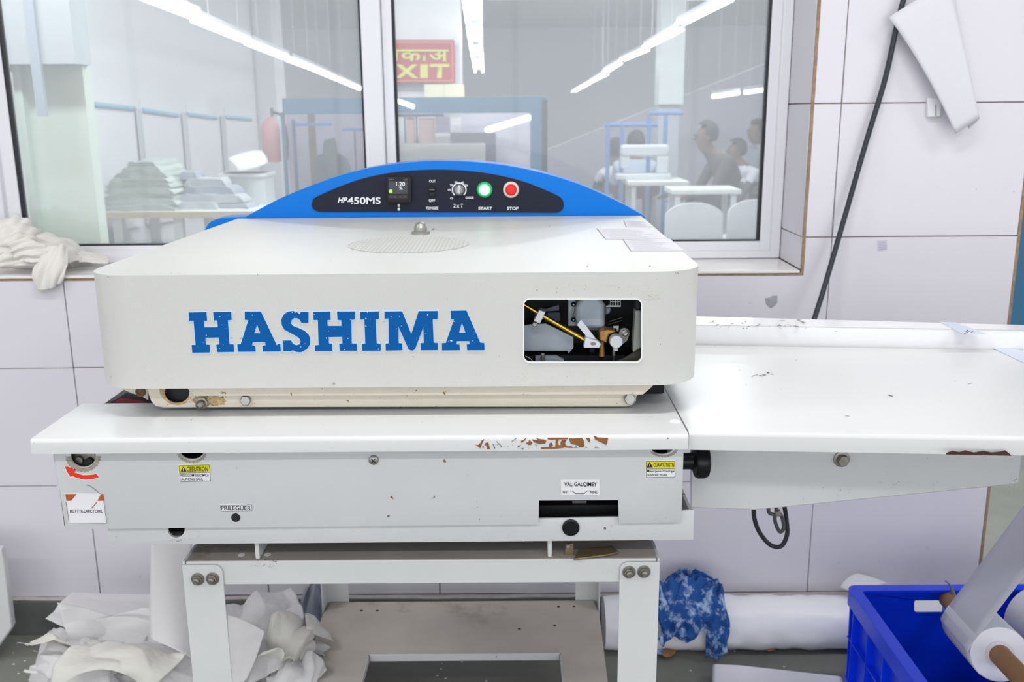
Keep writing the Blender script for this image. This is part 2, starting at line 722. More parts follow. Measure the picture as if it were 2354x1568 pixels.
def sweep(bm, rings, cap=True):
    """skin closed rings of equal length"""
    vs = [[bm.verts.new(p) for p in r] for r in rings]
    n = len(vs[0])
    for A, B in zip(vs, vs[1:]):
        for i in range(n):
            bm.faces.new((A[i], A[(i + 1) % n], B[(i + 1) % n], B[i]))
    if cap:
        bm.faces.new(vs[0])
        bm.faces.new(vs[-1])


def lip_profile(yf, yb, zt, zb, r=.005, t=.003):
    """section of a folded sheet: flat top, rounded front edge, hanging lip"""
    pr = [(yb, zt)]
    for i in range(6):
        a = R(90 * i / 5)
        pr.append((yf + r - r * math.sin(a), zt - r + r * math.cos(a)))
    return pr + [(yf, zb), (yf + t, zb), (yf + t, zt - t - .001), (yb, zt - t - .001)]

# ================================================================== THE SETTING
WALL_Y = 2.27          # face of the tiles
FRAME_Y = 2.45         # face of the window frame
SILL_Z = 0.951
WIN_X0, WIN_X1, WIN_Z1 = -1.42, P(1843, 600, Y=WALL_Y).x, 2.15
WALL_X1 = P(2316, 745, Y=WALL_Y).x
CEIL_Z = 3.0

struct(obox('floor', M_FLOOR, None, -6, 7, -5, 18.1, -0.05, 0.0, smooth=False), 'dark grey stone floor')
struct(obox('ceiling', M_WALLP, None, -6, 7, -5, 2.25, CEIL_Z, CEIL_Z + 0.1, smooth=False), 'plain white ceiling over the press room')

bm = bmesh.new()
prism(bm, [[(-4.0, 0.0), (WALL_X1 - 0.004, 0.0), (WALL_X1 - 0.004, CEIL_Z), (-4.0, CEIL_Z)],
           [(WIN_X0 - .004, SILL_Z - .012), (WIN_X1 + .004, SILL_Z - .012), (WIN_X1 + .004, WIN_Z1), (WIN_X0 - .004, WIN_Z1)]],
      lambda a, b: (a, WALL_Y + 0.004, b), (0, 0.30, 0))
wall_back = struct(finish('wall_back', bm, M_GROUT, None, smooth=False), 'white tiled wall with the long window')

# wall tiles, each its own piece, cut round the window
cols = [-2.43, -1.984, -1.537, -1.085, -0.645, -0.199, 0.311, 0.757, WALL_X1]
rows = [0.103 + 0.3087 * k for k in range(8)]
J = 0.0011
for ci, (xa, xb) in enumerate(zip(cols, cols[1:])):
    for za, zb in zip(rows, rows[1:]):
        x0, x1, z0, z1 = xa + J, xb - J, za + J, zb - J
        if x0 >= WIN_X0 and x1 <= WIN_X1 and z0 >= SILL_Z - .012 and z1 <= WIN_Z1:
            continue
        bm = bmesh.new()
        xs = sorted({x0, x1} | {v for v in (WIN_X0, WIN_X1) if x0 < v < x1})
        zs = sorted({z0, z1} | {v for v in (SILL_Z - .012, WIN_Z1) if z0 < v < z1})
        cells = 0
        for xl, xh in zip(xs, xs[1:]):
            for zl, zh in zip(zs, zs[1:]):
                cx, cz = (xl + xh) / 2, (zl + zh) / 2
                if WIN_X0 < cx < WIN_X1 and SILL_Z - .012 < cz < WIN_Z1:
                    continue
                box(bm, xl, xh, WALL_Y, WALL_Y + 0.008, zl, zh)
                cells += 1
        if not cells:
            bm.free()
            continue
        finish('wall_tile', bm, M_TILE, wall_back, bevel=0.0012 if cells == 1 else 0.0, seg=1)

# skirting of dark stone pieces
skirt = struct(obox('baseboard_back', M_GROUTW, None, -4.0, WALL_X1, WALL_Y - 0.004, WALL_Y + 0.004, 0.0, 0.1005, smooth=False),
               'dark grey stone skirting under the tiles')
sx = -2.6
for wdt in (0.62, 0.60, 0.61, 0.60, 0.6, 0.6, 0.6):
    if sx + 0.01 > WALL_X1:
        break
    obox('skirting_stone', M_SKIRT, skirt, sx + .001, min(sx + wdt, WALL_X1) - .001, WALL_Y - 0.012, WALL_Y - 0.002, 0.001, 0.094, bevel=0.001)
    sx += wdt
bm = bmesh.new()
tube(bm, [(x, WALL_Y - 0.006 + 0.002 * math.sin(x * 9), 0.0985 + 0.002 * noise.noise(Vector((x * 12, 0, 0)))) for x in [-2.6 + 0.03 * i for i in range(int((WALL_X1 + 2.6) / 0.03))]], 0.006, 6)
finish('mortar_line', bm, M_GROUTW, skirt)
# end edge of the wall with cut tiles and plaster
obox('wall_end_edge', M_EDGE, wall_back, WALL_X1, WALL_X1 + 0.007, WALL_Y + 0.001, WALL_Y + 0.02, 0.0, 2.26)
obox('wall_end_plaster', M_GROUTW, wall_back, WALL_X1 - 0.003, WALL_X1 + 0.004, WALL_Y + 0.02, WALL_Y + 0.30, 0.0, CEIL_Z)

# window recess: cut edges, reveal tiles, sill
edge = bmesh.new()
def edge_strip(name, x0, x1, z0, z1, seed):
    bm = bmesh.new()
    n = 40
    vert = (z1 - z0) > (x1 - x0)
    loop = []
    L_ = (z1 - z0) if vert else (x1 - x0)
    for i in range(n + 1):
        t = i / n
        w = 0.0012 * noise.noise(Vector((t * 14, seed, 0)))
        loop.append((x1 + w, z0 + L_ * t) if vert else (x0 + L_ * t, z0 + w))
    if vert:
        loop += [(x0, z1), (x0, z0)]
    else:
        loop += [(x1, z1), (x0, z1)]
    prism(bm, [loop], lambda a, b: (a, WALL_Y - 0.0008, b), (0, 0.006, 0))
    return finish(name, bm, M_EDGE, wall_back)
edge.free()
edge_strip('cut_tile_edge', WIN_X1 - 0.001, WIN_X1 + 0.006, SILL_Z - 0.0055, WIN_Z1, 1)
edge_strip('cut_tile_edge', WIN_X0, WIN_X1 + 0.006, SILL_Z - 0.013, SILL_Z - 0.006, 2)
for za, zb in ((SILL_Z, 1.029), (1.029, 1.338), (1.338, 1.646), (1.646, 1.955), (1.955, 2.15)):
    obox('reveal_tile', M_TILE, wall_back, WIN_X1 - 0.002, WIN_X1 + 0.006, WALL_Y + 0.004, FRAME_Y + .03, za + J, zb - J, bevel=0.001, seg=1)
    obox('reveal_tile', M_TILE, wall_back, WIN_X0 - 0.006, WIN_X0 + 0.002, WALL_Y + 0.004, FRAME_Y + .03, za + J, zb - J, bevel=0.001, seg=1)
for xa, xb in ((WIN_X0, -0.8), (-0.8, -0.2), (-0.2, 0.4), (0.4, WIN_X1 - .003)):
    obox('sill_tile', M_SILL, wall_back, xa + J, xb - J, WALL_Y - 0.004, FRAME_Y + .04, SILL_Z - 0.007, SILL_Z, bevel=0.001, seg=1)

# the window: outer frame, sashes, black gaskets and panes
win = struct(bpy.data.objects.new('window_1', None), 'two-pane sliding window in a white frame')
COL.objects.link(win)
win.location = (WIN_X0, FRAME_Y, SILL_Z)
fy0, fy1 = FRAME_Y, FRAME_Y + 0.07
def zpx(x, y, Y=FRAME_Y):
    return P(x, y, Y=Y).z
def xpx(x, y, Y=FRAME_Y):
    return P(x, y, Y=Y).x
fb1 = zpx(1650, 577)          # top of bottom frame member
gb = zpx(1650, 556)           # bottom of glass
obox('frame_rail', M_UPVC, win, WIN_X0, WIN_X1 - .003, fy0, fy1, SILL_Z + .001, fb1, bevel=0.003)
obox('frame_rail', M_UPVC, win, WIN_X0, WIN_X1 - .003, fy0, fy1, 2.08, 2.14, bevel=0.003)
xr_in = xpx(1771, 560)
obox('frame_stile', M_UPVC, win, xr_in, WIN_X1 - .003, fy0 - .001, fy1, SILL_Z + .002, 2.13, bevel=0.003)
xl_in = xpx(18, 540)
obox('frame_stile', M_UPVC, win, WIN_X0, xl_in, fy0 - .001, fy1, SILL_Z + .002, 2.13, bevel=0.003)
# sash bars
xg_r1 = xpx(1750, 545)        # right edge of right pane
xg_r0 = xpx(911, 385)         # left edge of right pane
xg_l1 = xpx(842, 385)         # right edge of left pane
xg_l0 = xpx(50, 545)          # left edge of left pane
sy0, sy1 = FRAME_Y + 0.012, FRAME_Y + 0.05
obox('sash_stile', M_UPVC, win, xg_r1, xr_in + .004, sy0, sy1, fb1 - .01, 2.09, bevel=0.002)
obox('sash_stile', M_UPVC, win, xl_in - .004, xg_l0, sy0, sy1, fb1 - .01, 2.09, bevel=0.002)
mid = xpx(887, 385)
obox('sash_stile', M_UPVC, win, xg_l1, mid, sy0 - .012, sy1 - .012, fb1 - .01, 2.09, bevel=0.003)
obox('sash_stile', M_UPVC, win, mid + .0005, xg_r0, sy0 + .001, sy1, fb1 - .01, 2.09, bevel=0.003)
obox('sash_rail', M_UPVC, win, xl_in, mid, sy0 + .002, sy1, fb1 - .002, gb, bevel=0.002)
obox('sash_rail', M_UPVC, win, mid, xr_in, sy0 + .002, sy1, fb1 - .002, gb, bevel=0.002)
for xa, xb in ((xg_l0, xg_l1), (xg_r0, xg_r1)):
    gw = 0.006
    bm = bmesh.new()
    prism(bm, [[(xa, gb), (xb, gb), (xb, 2.09), (xa, 2.09)],
               [(xa + gw, gb + .0035), (xb - gw, gb + .0035), (xb - gw, 2.085), (xa + gw, 2.085)]],
          lambda a, b: (a, FRAME_Y + .014, b), (0, .02, 0))
    finish('gasket', bm, M_RUBBER, win, smooth=False)
    g = obox('pane', M_GLASS, win, xa + .003, xb - .003, FRAME_Y + .026, FRAME_Y + .03, gb + .002, 2.087, smooth=False)
    g['label'] = 'clear glass pane with pale reflections'
for sxp in (1007, 1545, 1620, 1915):
    hexbolt('frame_screw', M_DSTEEL, win, (xpx(190 + sxp * 0.112, 565), fy0 + .013, fb1 - .004), (0, -1, .3), 0.002, 0.002, False)

# wall behind the viewer with an added window opening for the unseen fill light
bm = bmesh.new()
prism(bm, [[(-6, 0), (7, 0), (7, CEIL_Z), (-6, CEIL_Z)], [(-5.3, .1), (5.9, .1), (5.9, 2.55), (-5.3, 2.55)]], lambda a, b: (a, -4.2, b), (0, .12, 0))
struct(finish('wall_front', bm, M_WALLP, None, smooth=False), 'white wall behind the viewer')
w2 = struct(bpy.data.objects.new('fill_window_frame', None), 'added window frame round the unseen fill light behind the viewer')
COL.objects.link(w2)
w2.location = (0, -4.15, .1)
for xx in (-5.3, -3.5, -1.65, 0, 1.65, 3.5, 5.85):
    obox('frame_stile', M_UPVC, w2, xx, xx + .05, -4.17, -4.11, .1, 2.55, bevel=.003)
for zz in (.1, 2.5):
    obox('frame_rail', M_UPVC, w2, -5.25, 5.85, -4.16, -4.12, zz, zz + .05, bevel=.003)

# ================================================================== LAMPS over the press
M_TUBEF = mat('lamp_tube_front', (0.97, 0.98, 1.0, 1), 0.4, emit=6.0)
M_HOUSING = mat('lamp_housing', rgb(236, 238, 240), 0.4)
lamp_places = [(-2.2, 0.9), (0.1, 0.9), (2.3, 0.9), (-2.2, -1.2), (0.1, -1.2), (2.3, -1.2)]
lamp_words = ['left of the press', 'straight above the press', 'right of the press',
              'behind the viewer on the left', 'behind the viewer in the middle', 'behind the viewer on the right']
for (lx, ly), wds in zip(lamp_places, lamp_words):
    t = thing('ceiling_light', 'twin tube ceiling light ' + wds, 'lamp', (lx, ly, CEIL_Z), 'twin tube ceiling lights')
    obox('housing', M_HOUSING, t, lx - .62, lx + .62, ly - .07, ly + .07, CEIL_Z - .06, CEIL_Z, bevel=.004)
    for s in (-1, 1):
        otube('lamp_tube', M_TUBEF, t, [(lx - .59, ly + s * .045, CEIL_Z - .085), (lx + .59, ly + s * .045, CEIL_Z - .085)], .013, 10)
    ld = bpy.data.lights.new('lamp_light', 'AREA')
    ld.shape = 'RECTANGLE'
    ld.size, ld.size_y = 1.2, 0.16
    ld.energy = LAMP_W
    ld.color = (1.0, 0.985, 0.96)
    lo = bpy.data.objects.new('lamp_light', ld)
    COL.objects.link(lo)
    lo.parent = t
    lo.location = (0, 0, -0.11)

# ================================================================== THE FUSING PRESS
PRESS = thing('fusing_press', 'cream white fusing press with blue control console on a steel stand', 'machine', (-0.2, 1.3, 0.74))
YC = 1.27                               # cover front
ZT = P(900, 629, Y=YC).z                # cover top
ZB = P(900, 890, Y=YC).z                # cover bottom
CX0, CX1 = -0.586, 0.258
CYB = P(1015, 499, Z=ZT).y              # back of the top

def plan_loop(x0, x1, y0, y1, r, n=8):
    lp = []
    for i in range(n + 1):
        a = R(180 + 90 * i / n)
        lp.append((x0 + r + r * math.cos(a), y0 + r + r * math.sin(a)))
    for i in range(n + 1):
        a = R(270 + 90 * i / n)
        lp.append((x1 - r + r * math.cos(a), y0 + r + r * math.sin(a)))
    return lp + [(x1 + .002, y1), (x0 + .022, y1)]

bm = bmesh.new()
prism(bm, [plan_loop(CX0, CX1, YC, CYB, 0.062)], lambda a, b: (a, b, ZB), (0, 0, ZT - ZB))
top_e = [e for e in bm.edges if all(abs(v.co.z - ZT) < 1e-5 for v in e.verts) and len(e.link_faces) == 2
         and abs(e.calc_face_angle(0)) > 1.0]
bmesh.ops.bevel(bm, geom=top_e, offset=0.007, segments=3, affect='EDGES', profile=0.5)
cover = finish('head_cover', bm, M_COVER, PRESS)
bm = bmesh.new()
t_ = 0.003
prism(bm, [plan_loop(CX0 + t_, CX1 - t_, YC + t_, CYB - t_, 0.059)], lambda a, b: (a, b, ZB - 0.05), (0, 0, ZT - ZB + .05 - t_ - .004))
cut1 = finish('cut', bm, M_INDARK)
hole = [(P(x, y, Y=YC).x, P(x, y, Y=YC).z) for x, y in rrect(1205, 689, 1474, 831, 12)]
bm = bmesh.new()
prism(bm, [hole], lambda a, b: (a, YC - .02, b), (0, 0.04, 0))
cut2 = finish('cut', bm, M_INDARK)
boolean_cut(cover, [cut1, cut2])
cover['label'] = 'cream white textured sheet metal hood'
# pale lip round the inspection opening
lo_ = [(P(x, y, Y=YC).x, P(x, y, Y=YC).z) for x, y in rrect(1202.5, 686.5, 1476.5, 833.5, 14)]
bm = bmesh.new()
prism(bm, [lo_, list(reversed(hole))], lambda a, b: (a, YC - .0012, b), (0, 0.0022, 0))
finish('opening_rim', bm, M_STICKER, PRESS)

# ---- inside the opening
YI = YC + 0.006
def ip(dy):                     # plane a little behind the opening
    return YC + dy
obox('shade_liner_back', M_INDARK, PRESS, P(1120, 760, Y=YC).x, P(1538, 760, Y=YC).x, YC + .125, YC + .13, ZB + .004, ZT - .01)  # black liner added so the inside of the hood looks deep in shade
obox('shade_liner_floor', M_INDARK, PRESS, P(1120, 760, Y=YC).x, P(1538, 760, Y=YC).x, YC + .004, YC + .125, ZB + .002, ZB + .006)
obox('shade_liner_roof', M_INDARK, PRESS, P(1120, 760, Y=YC).x, P(1538, 760, Y=YC).x, YC + .005, YC + .125, ZT - .014, ZT - .009)
obox('shade_liner_side', M_INDARK, PRESS, P(1120, 760, Y=YC).x, P(1125, 760, Y=YC).x, YC + .006, YC + .125, ZB + .006, ZT - .014)
obox('shade_liner_side', M_INDARK, PRESS, P(1534, 760, Y=YC).x, P(1538, 760, Y=YC).x, YC + .006, YC + .125, ZB + .006, ZT - .014)
def c8(lst):                    # points measured in an enlarged view of the opening
    return [(1200 + x / 7.84, 640 + y / 7.84) for x, y in lst]
plate('lower_grey_plate', M_INNER, PRESS, c8([(-60, 860), (160, 830), (430, 815), (930, 1060), (930, 1260), (835, 1365), (820, 1310), (-60, 1310)]), ip(.055), .003, .001)
plate('upper_grey_plate', M_INNER, PRESS, c8([(835, 330), (1180, 330), (1400, 380), (1500, 490), (1500, 930), (1230, 930), (960, 850), (960, 860), (835, 860)]), ip(.075), .003, .001)
plate('bracket_plate', M_INNER, PRESS, c8([(835, 330), (960, 330), (960, 855), (835, 855)]), ip(.066), .004, .001)
plate('dome_plate', M_INNER, PRESS, c8([(1065, 340), (1420, 350), (1500, 480), (1500, 900), (1230, 925), (960, 780), (960, 540)]), ip(.05), .012, .006, seg=3)
for cy_ in (465, 740):
    cc = P(*c8([(925, cy_)])[0], Y=ip(.062))
    olathe('rubber_grommet', M_BLACK, PRESS, cc, (0, -1, 0), [(0, .0034), (.003, .0032), (.004, .0022), (.003, .0016)], 20)
    olathe('screw', M_STEEL, PRESS, cc, (0, -1, 0), [(0, .0013), (.0045, .0013), (.005, 0)], 12)
plate('dark_wedge', mat('inner_dim_plate', rgb(92, 96, 106), .5, .3), PRESS, c8([(300, 515), (430, 545), (670, 470), (680, 580), (440, 595), (430, 620), (300, 590)]), ip(.085), .004, .001)
plate('dark_block', mat('inner_slate', rgb(64, 74, 90), .5, .2), PRESS, c8([(440, 605), (700, 605), (710, 780), (380, 810)]), ip(.088), .02, .002)
# brass rod with its clamp and ends
ra, rb = P(*c8([(-40, 430)])[0], Y=ip(.034)), P(*c8([(1140, 1120)])[0], Y=ip(.03))
otube('brass_rod', M_BRASS, PRESS, [ra, rb], .0031, 16)
plate('rod_clamp', M_ALU, PRESS, c8([(310, 570), (425, 612), (325, 820), (205, 775)]), ip(.024), .02, .0012)
plate('clamp_screw', M_STEEL, PRESS, c8([(205, 780), (295, 815), (245, 885), (165, 850)]), ip(.03), .008, .001)
plate('slanted_strut', M_ALU, PRESS, c8([(1065, 735), (1340, 1100), (1200, 1100), (985, 835)]), ip(.026), .006, .001)
plate('rod_end_bracket', mat('pale_bracket', rgb(222, 226, 240), .35, .2), PRESS,
      c8([(1145, 1065), (1360, 1125), (1425, 1185), (1400, 1258), (1110, 1258)]), ip(.018), .014, .0012)
plate('bracket_slot', M_DSTEEL, PRESS, c8(rrect(1235, 1155, 1330, 1205, 22)), ip(.0175), .002)
# bronze valve, round weight, lever
plate('bronze_body', M_BRONZE, PRESS, c8([(1395, 955), (1480, 925), (1640, 935), (1700, 965), (1560, 1020), (1530, 1175), (1395, 1120)]), ip(.034), .022, .003)
bz = [P(*c8([(1440, y)])[0], Y=ip(.045)) for y in (1120, 1200, 1260, 1400)]
otube('bronze_neck', M_BRONZE, PRESS, bz, [.0042, .0032, .0036, .0046], 16)
plate('lever_plate', M_DSTEEL, PRESS, c8([(1850 + 90 * math.cos(R(a)), 985 + 90 * math.sin(R(a))) for a in range(-150, 30, 15)] + [(1900, 1120), (1760, 1230), (1700, 1100)]), ip(.04), .006, .001)
olathe('lever_screw', M_STEEL, PRESS, P(*c8([(1860, 985)])[0], Y=ip(.039)), (0, -1, 0), [(0, .0048), (.002, .0045), (.003, .0028), (.0025, 0)], 18)
olathe('round_weight', M_ALU, PRESS, P(*c8([(1685, 1110)])[0], Y=ip(.036)), (0, -1, 0), [(0, .0095), (.010, .0095), (.012, .0085), (.012, 0)], 30)
wz = [P(*c8([(1688, y)])[0], Y=ip(.03)) for y in (1220, 1300)]
otube('weight_stem', M_ALU, PRESS, wz, .0038, 8)
otube('weight_spring', M_DSTEEL, PRESS, [P(*c8([(1655, y)])[0], Y=ip(.03)) for y in (1300, 1390, 1400, 1500)], [.0026, .0024, .0008, .0006], 10)
# grid connector, hook, right post, floor pieces
bm = bmesh.new()
g8 = c8([(1590, 340), (1780, 340), (1780, 515), (1510, 515), (1510, 500), (1590, 480)])
prism(bm, [[(P(x, y, Y=ip(.07)).x, P(x, y, Y=ip(.07)).z) for x, y in g8]], lambda a, b: (a, ip(.07), b), (0, .01, 0))
finish('terminal_block', bm, M_STICKER, PRESS)
for ix in range(4):
    for iz in range(2):
        plate('terminal_slot', M_HOLE, PRESS, c8([(1598 + 46 * ix, 360 + 72 * iz), (1630 + 46 * ix, 360 + 72 * iz), (1630 + 46 * ix, 415 + 72 * iz), (1598 + 46 * ix, 415 + 72 * iz)]), ip(.0692), .002)
plate('terminal_foot', M_INNER, PRESS, c8([(1505, 520), (1605, 520), (1590, 630), (1500, 665)]), ip(.075), .01, .002)
plate('steel_tab', M_STEEL, PRESS, c8([(1645, 860), (1745, 855), (1740, 955), (1710, 955), (1705, 900), (1645, 895)]), ip(.05), .004)
for y0 in (740, 790):
    otube('thin_rod', M_DSTEEL, PRESS, [P(*c8([(1560, y0 + 40)])[0], Y=ip(.08)), P(*c8([(1800, y0 - 30)])[0], Y=ip(.08))], .0007, 8)
plate('side_post', mat('post_grey', rgb(140, 142, 138), .45, .3), PRESS, c8([(2040, 575), (2160, 575), (2160, 1260), (2000, 1350)]), ip(.012), .02, .002)
plate('post_cap', M_BLACK, PRESS, c8([(2045, 330), (2160, 330), (2160, 572), (2045, 572)]), ip(.011), .02, .002)
plate('curved_guard', mat('guard_grey', rgb(74, 72, 66), .6, var=.3, vscale=120), PRESS, c8([(1700, 1500), (1850, 1440), (2000, 1350), (2140, 1250), (2160, 1560), (1700, 1560)]), ip(.02), .006, .001)
plate('floor_bracket', M_INNER, PRESS, c8([(240, 1420), (430, 1410), (620, 1410), (760, 1480), (760, 1540), (240, 1540)]), ip(.04), .01, .001)
olathe('floor_screw', M_STEEL, PRESS, P(*c8([(372, 1480)])[0], Y=ip(.034)), (0, 0, 1), [(0, .0028), (.006, .0028), (.0062, .002), (.008, .002), (.0082, .003), (.010, .0028), (.011, 0)], 14)
otube('bent_wire', M_STEEL, PRESS, [P(*c8([p])[0], Y=ip(.03)) for p in ((60, 1400), (150, 1450), (190, 1500), (195, 1560))], .0008, 8, sm=5)
plate('blue_channel', mat('inner_blue_steel', rgb(34, 48, 72), .4, .3), PRESS, c8([(1220, 1280), (1310, 1280), (1310, 1540), (1220, 1540)]), ip(.07), .01)
otube('hook', M_STEEL, PRESS, [P(*c8([p])[0], Y=ip(.06)) for p in ((935, 540), (930, 600), (905, 650), (935, 720))], .0009, 8, sm=5)

# ---- brand lettering on the hood, letter by letter
def lg(lst):
    return [(420 + x / 3.3155, 690 + y / 3.3155) for x, y in lst]
LETTERS = [
 [[(45,95),(180,92),(185,157),(160,158),(164,208),(268,207),(264,155),(237,155),(232,92),(368,90),(372,152),(343,153),(356,337),(386,337),(392,395),(262,397),(256,340),(280,338),(276,285),(172,287),(176,340),(204,341),(206,399),(73,401),(68,343),(99,342),(83,158),(47,158)]],
 [[(473,88),(595,88),(712,335),(743,335),(747,392),(610,393),(607,347),(632,345),(628,320),(533,320),(528,346),(553,347),(556,393),(420,394),(416,338),(442,336),(500,152),(473,150)],[(566,185),(545,253),(592,253)]],
 [[(958,90),(958,173),(905,173),(893,150),(870,137),(845,138),(828,155),(825,180),(840,197),(880,212),(930,235),(960,265),(972,300),(968,340),(945,375),(905,397),(865,395),(840,382),(822,390),(768,390),(762,308),(825,308),(838,332),(865,345),(888,338),(899,318),(892,295),(868,275),(820,250),(775,225),(755,190),(752,150),(765,115),(795,90),(840,83),(875,95),(892,108),(900,90)]],
 [[(995,90),(1125,88),(1127,152),(1102,153),(1104,197),(1210,197),(1208,152),(1180,152),(1176,88),(1314,87),(1314,148),(1285,150),(1288,330),(1326,332),(1328,386),(1196,387),(1193,332),(1218,330),(1216,280),(1112,282),(1114,330),(1140,332),(1140,388),(1008,388),(1008,345),(1036,343),(1030,152),(997,152)]],
 [[(1352,90),(1494,87),(1495,145),(1470,147),(1478,330),(1508,332),(1510,386),(1368,387),(1366,333),(1392,331),(1385,147),(1354,148)]],
 [[(1538,88),(1672,86),(1742,260),(1798,85),(1942,84),(1942,143),(1905,145),(1912,325),(1943,327),(1944,382),(1814,383),(1812,328),(1838,327),(1834,205),(1770,375),(1755,384),(1738,384),(1722,375),(1644,200),(1646,328),(1670,330),(1676,383),(1548,385),(1546,332),(1570,330),(1568,140),(1538,142)]],
 [[(2043,82),(2162,80),(2268,325),(2298,327),(2300,382),(2168,383),(2165,338),(2188,336),(2184,313),(2090,313),(2085,337),(2110,339),(2112,383),(1976,384),(1976,328),(2005,327),(2068,146),(2043,145)],[(2128,172),(2106,248),(2156,248)]],
]
def grow(loop, d):
    """offset a closed loop outward by d (same units)"""
    n = len(loop)
    area = sum(loop[i][0] * loop[(i + 1) % n][1] - loop[(i + 1) % n][0] * loop[i][1] for i in range(n))
    s = 1 if area > 0 else -1
    out = []
    for i in range(n):
        a, b, c = Vector(loop[i - 1]), Vector(loop[i]), Vector(loop[(i + 1) % n])
        t1, t2 = (b - a).normalized(), (c - b).normalized()
        n1, n2 = Vector((t1.y, -t1.x)) * s, Vector((t2.y, -t2.x)) * s
        m_ = (n1 + n2)
        m_ = m_ / max(0.35, m_.dot(n1)) if m_.length > 1e-6 else n1
        out.append(tuple(b + m_ * d))
    return out
for lt in LETTERS:
    L3 = [lg(lp) for lp in lt]
    lo = plate('letter', M_LOGO, PRESS, L3, YC - .0012, .0010, smooth=False)
    outl = [grow(L3[0], 1.7)] + [grow(h, -1.4) for h in L3[1:]]
    plate('letter_edge', M_LOGOED, lo, outl, YC - .0006, .0005, smooth=False)

# ---- top of the hood: dome nut, vent, faded paper labels
dn = P(967, 537, Z=ZT)
olathe('dome_nut', M_STEEL, PRESS, dn, (0, 0, 1), [(0, .0165), (.004, .0165), (.005, .0115), (.011, .0115), (.012, .0105), (.0165, .009), (.020, .0055), (.0215, 0)], 6 * 4)
vc = (P(940, 543, Z=ZT) + P(940, 583, Z=ZT)) / 2
vr = (P(1078, 562, Z=ZT).x - P(802, 562, Z=ZT).x) / 2
olathe('vent_recess', mat('vent_shade', rgb(184, 185, 186), .7), PRESS, (vc.x, vc.y, ZT + .0002), (0, 0, 1), [(0, vr), (.0004, vr), (.0004, 0)], 48)
bm = bmesh.new()
nb = 30
for i in range(-nb // 2, nb // 2 + 1):
    off = i * (2 * vr / nb)
    hl = math.sqrt(max(0, vr * vr - off * off))
    if hl > .004:
        box(bm, vc.x + off - .0011, vc.x + off + .0011, vc.y - hl, vc.y + hl, ZT + .0004, ZT + .0009)
        box(bm, vc.x - hl, vc.x + hl, vc.y + off - .0011, vc.y + off + .0011, ZT + .0006, ZT + .0011)
vm = finish('vent_mesh', bm, M_COVER, PRESS, smooth=False)
vm['kind'] = 'stuff'
for q in ([(1372, 526), (1502, 525), (1532, 549), (1392, 550)], [(1432, 551), (1540, 549), (1574, 577), (1450, 577)], [(1434, 508), (1488, 509), (1500, 522), (1440, 522)]):
    pl = flat('faded_paper_label', mat('faded_paper', rgb(206, 204, 212), .55), PRESS, q, ZT + .0007, .0006, smooth=False)
    bm = bmesh.new()
    a, b, c, d = [P(x, y, Z=ZT) for x, y in q]
    for k in range(1, 11):
        t = k / 11
        p, r_ = a.lerp(d, t), b.lerp(c, t)
        s0 = random.uniform(.03, .12)
        s1 = random.uniform(.55, .95)
        u0, u1 = p.lerp(r_, s0), p.lerp(r_, s1)
        w = .0007
        bm.faces.new([bm.verts.new((v.x, v.y + dw, ZT + .0011)) for v, dw in ((u0, -w), (u1, -w), (u1, w), (u0, w))])
    for e0, e1 in ((a, d), (d, c)):
        t = (e1 - e0).normalized()
        nn = Vector((-t.y, t.x, 0)) * .0006
        bm.faces.new([bm.verts.new((v.x, v.y, ZT + .0012)) for v in (e0 + nn, e1 + nn, e1 - nn, e0 - nn)])
    o = finish('faint_print', bm, M_GREYINK, pl, smooth=False)
    o['kind'] = 'stuff'
specks('scuff_mark', M_CHIP, PRESS, on_z(ZT), [(1345, 611, 1368, 615, 3, 3.5), (1480, 605, 1510, 614, 3, 3), (1240, 519, 1270, 523, 2, 3), (990, 525, 998, 530, 1, 3), (650, 540, 1330, 610, 5, 0.9)], 3)
specks('chip', M_CHIP, PRESS, on_y(YC), [(300, 628, 700, 631, 5, 1.6), (240, 633, 250, 640, 2, 3), (1550, 627, 1600, 631, 5, 2), (255, 650, 1190, 880, 12, 0.9), (1490, 640, 1580, 870, 8, 1.0)], 4)
GRIME_P = mat('pale_grime', rgb(196, 186, 158), .6)
specks('dirt_trace', GRIME_P, PRESS, on_y(YC), [(1230, 652, 1420, 662, 60, 1.5), (1400, 655, 1500, 670, 40, 1.4), (1470, 668, 1525, 690, 60, 1.8), (1180, 845, 1420, 885, 60, 1.5), (340, 865, 420, 888, 40, 1.4), (560, 872, 900, 889, 40, 1.3), (1000, 870, 1180, 888, 24, 1.2), (1100, 740, 1125, 775, 18, 1.3)], 5)
specks('dark_speck', M_GRIME, PRESS, on_y(YC), [(1340, 656, 1480, 680, 9, 1.5), (1240, 655, 1400, 672, 12, 1.2), (1515, 775, 1522, 792, 4, 1.6)], 6)

# ---- lower pressing frame under the hood
YL = YC + 0.03
under = plate('lower_frame', M_PLATE, PRESS,
      [[(338, 880), (1500, 878), (1500, 880), (1480, 893), (1468, 905), (1463, 912), (1462, 922), (1455, 931), (1440, 935), (700, 936), (375, 937), (358, 934), (347, 922), (340, 900)],
       circ(406, 903, 29, 24, 24)], YL, .004, .001)
plate('upper_flange', M_PLATE, PRESS, [(432, 884), (1505, 882), (1496, 892), (1478, 907), (700, 910), (446, 910), (430, 892)], YC + .018, .004, .0008)
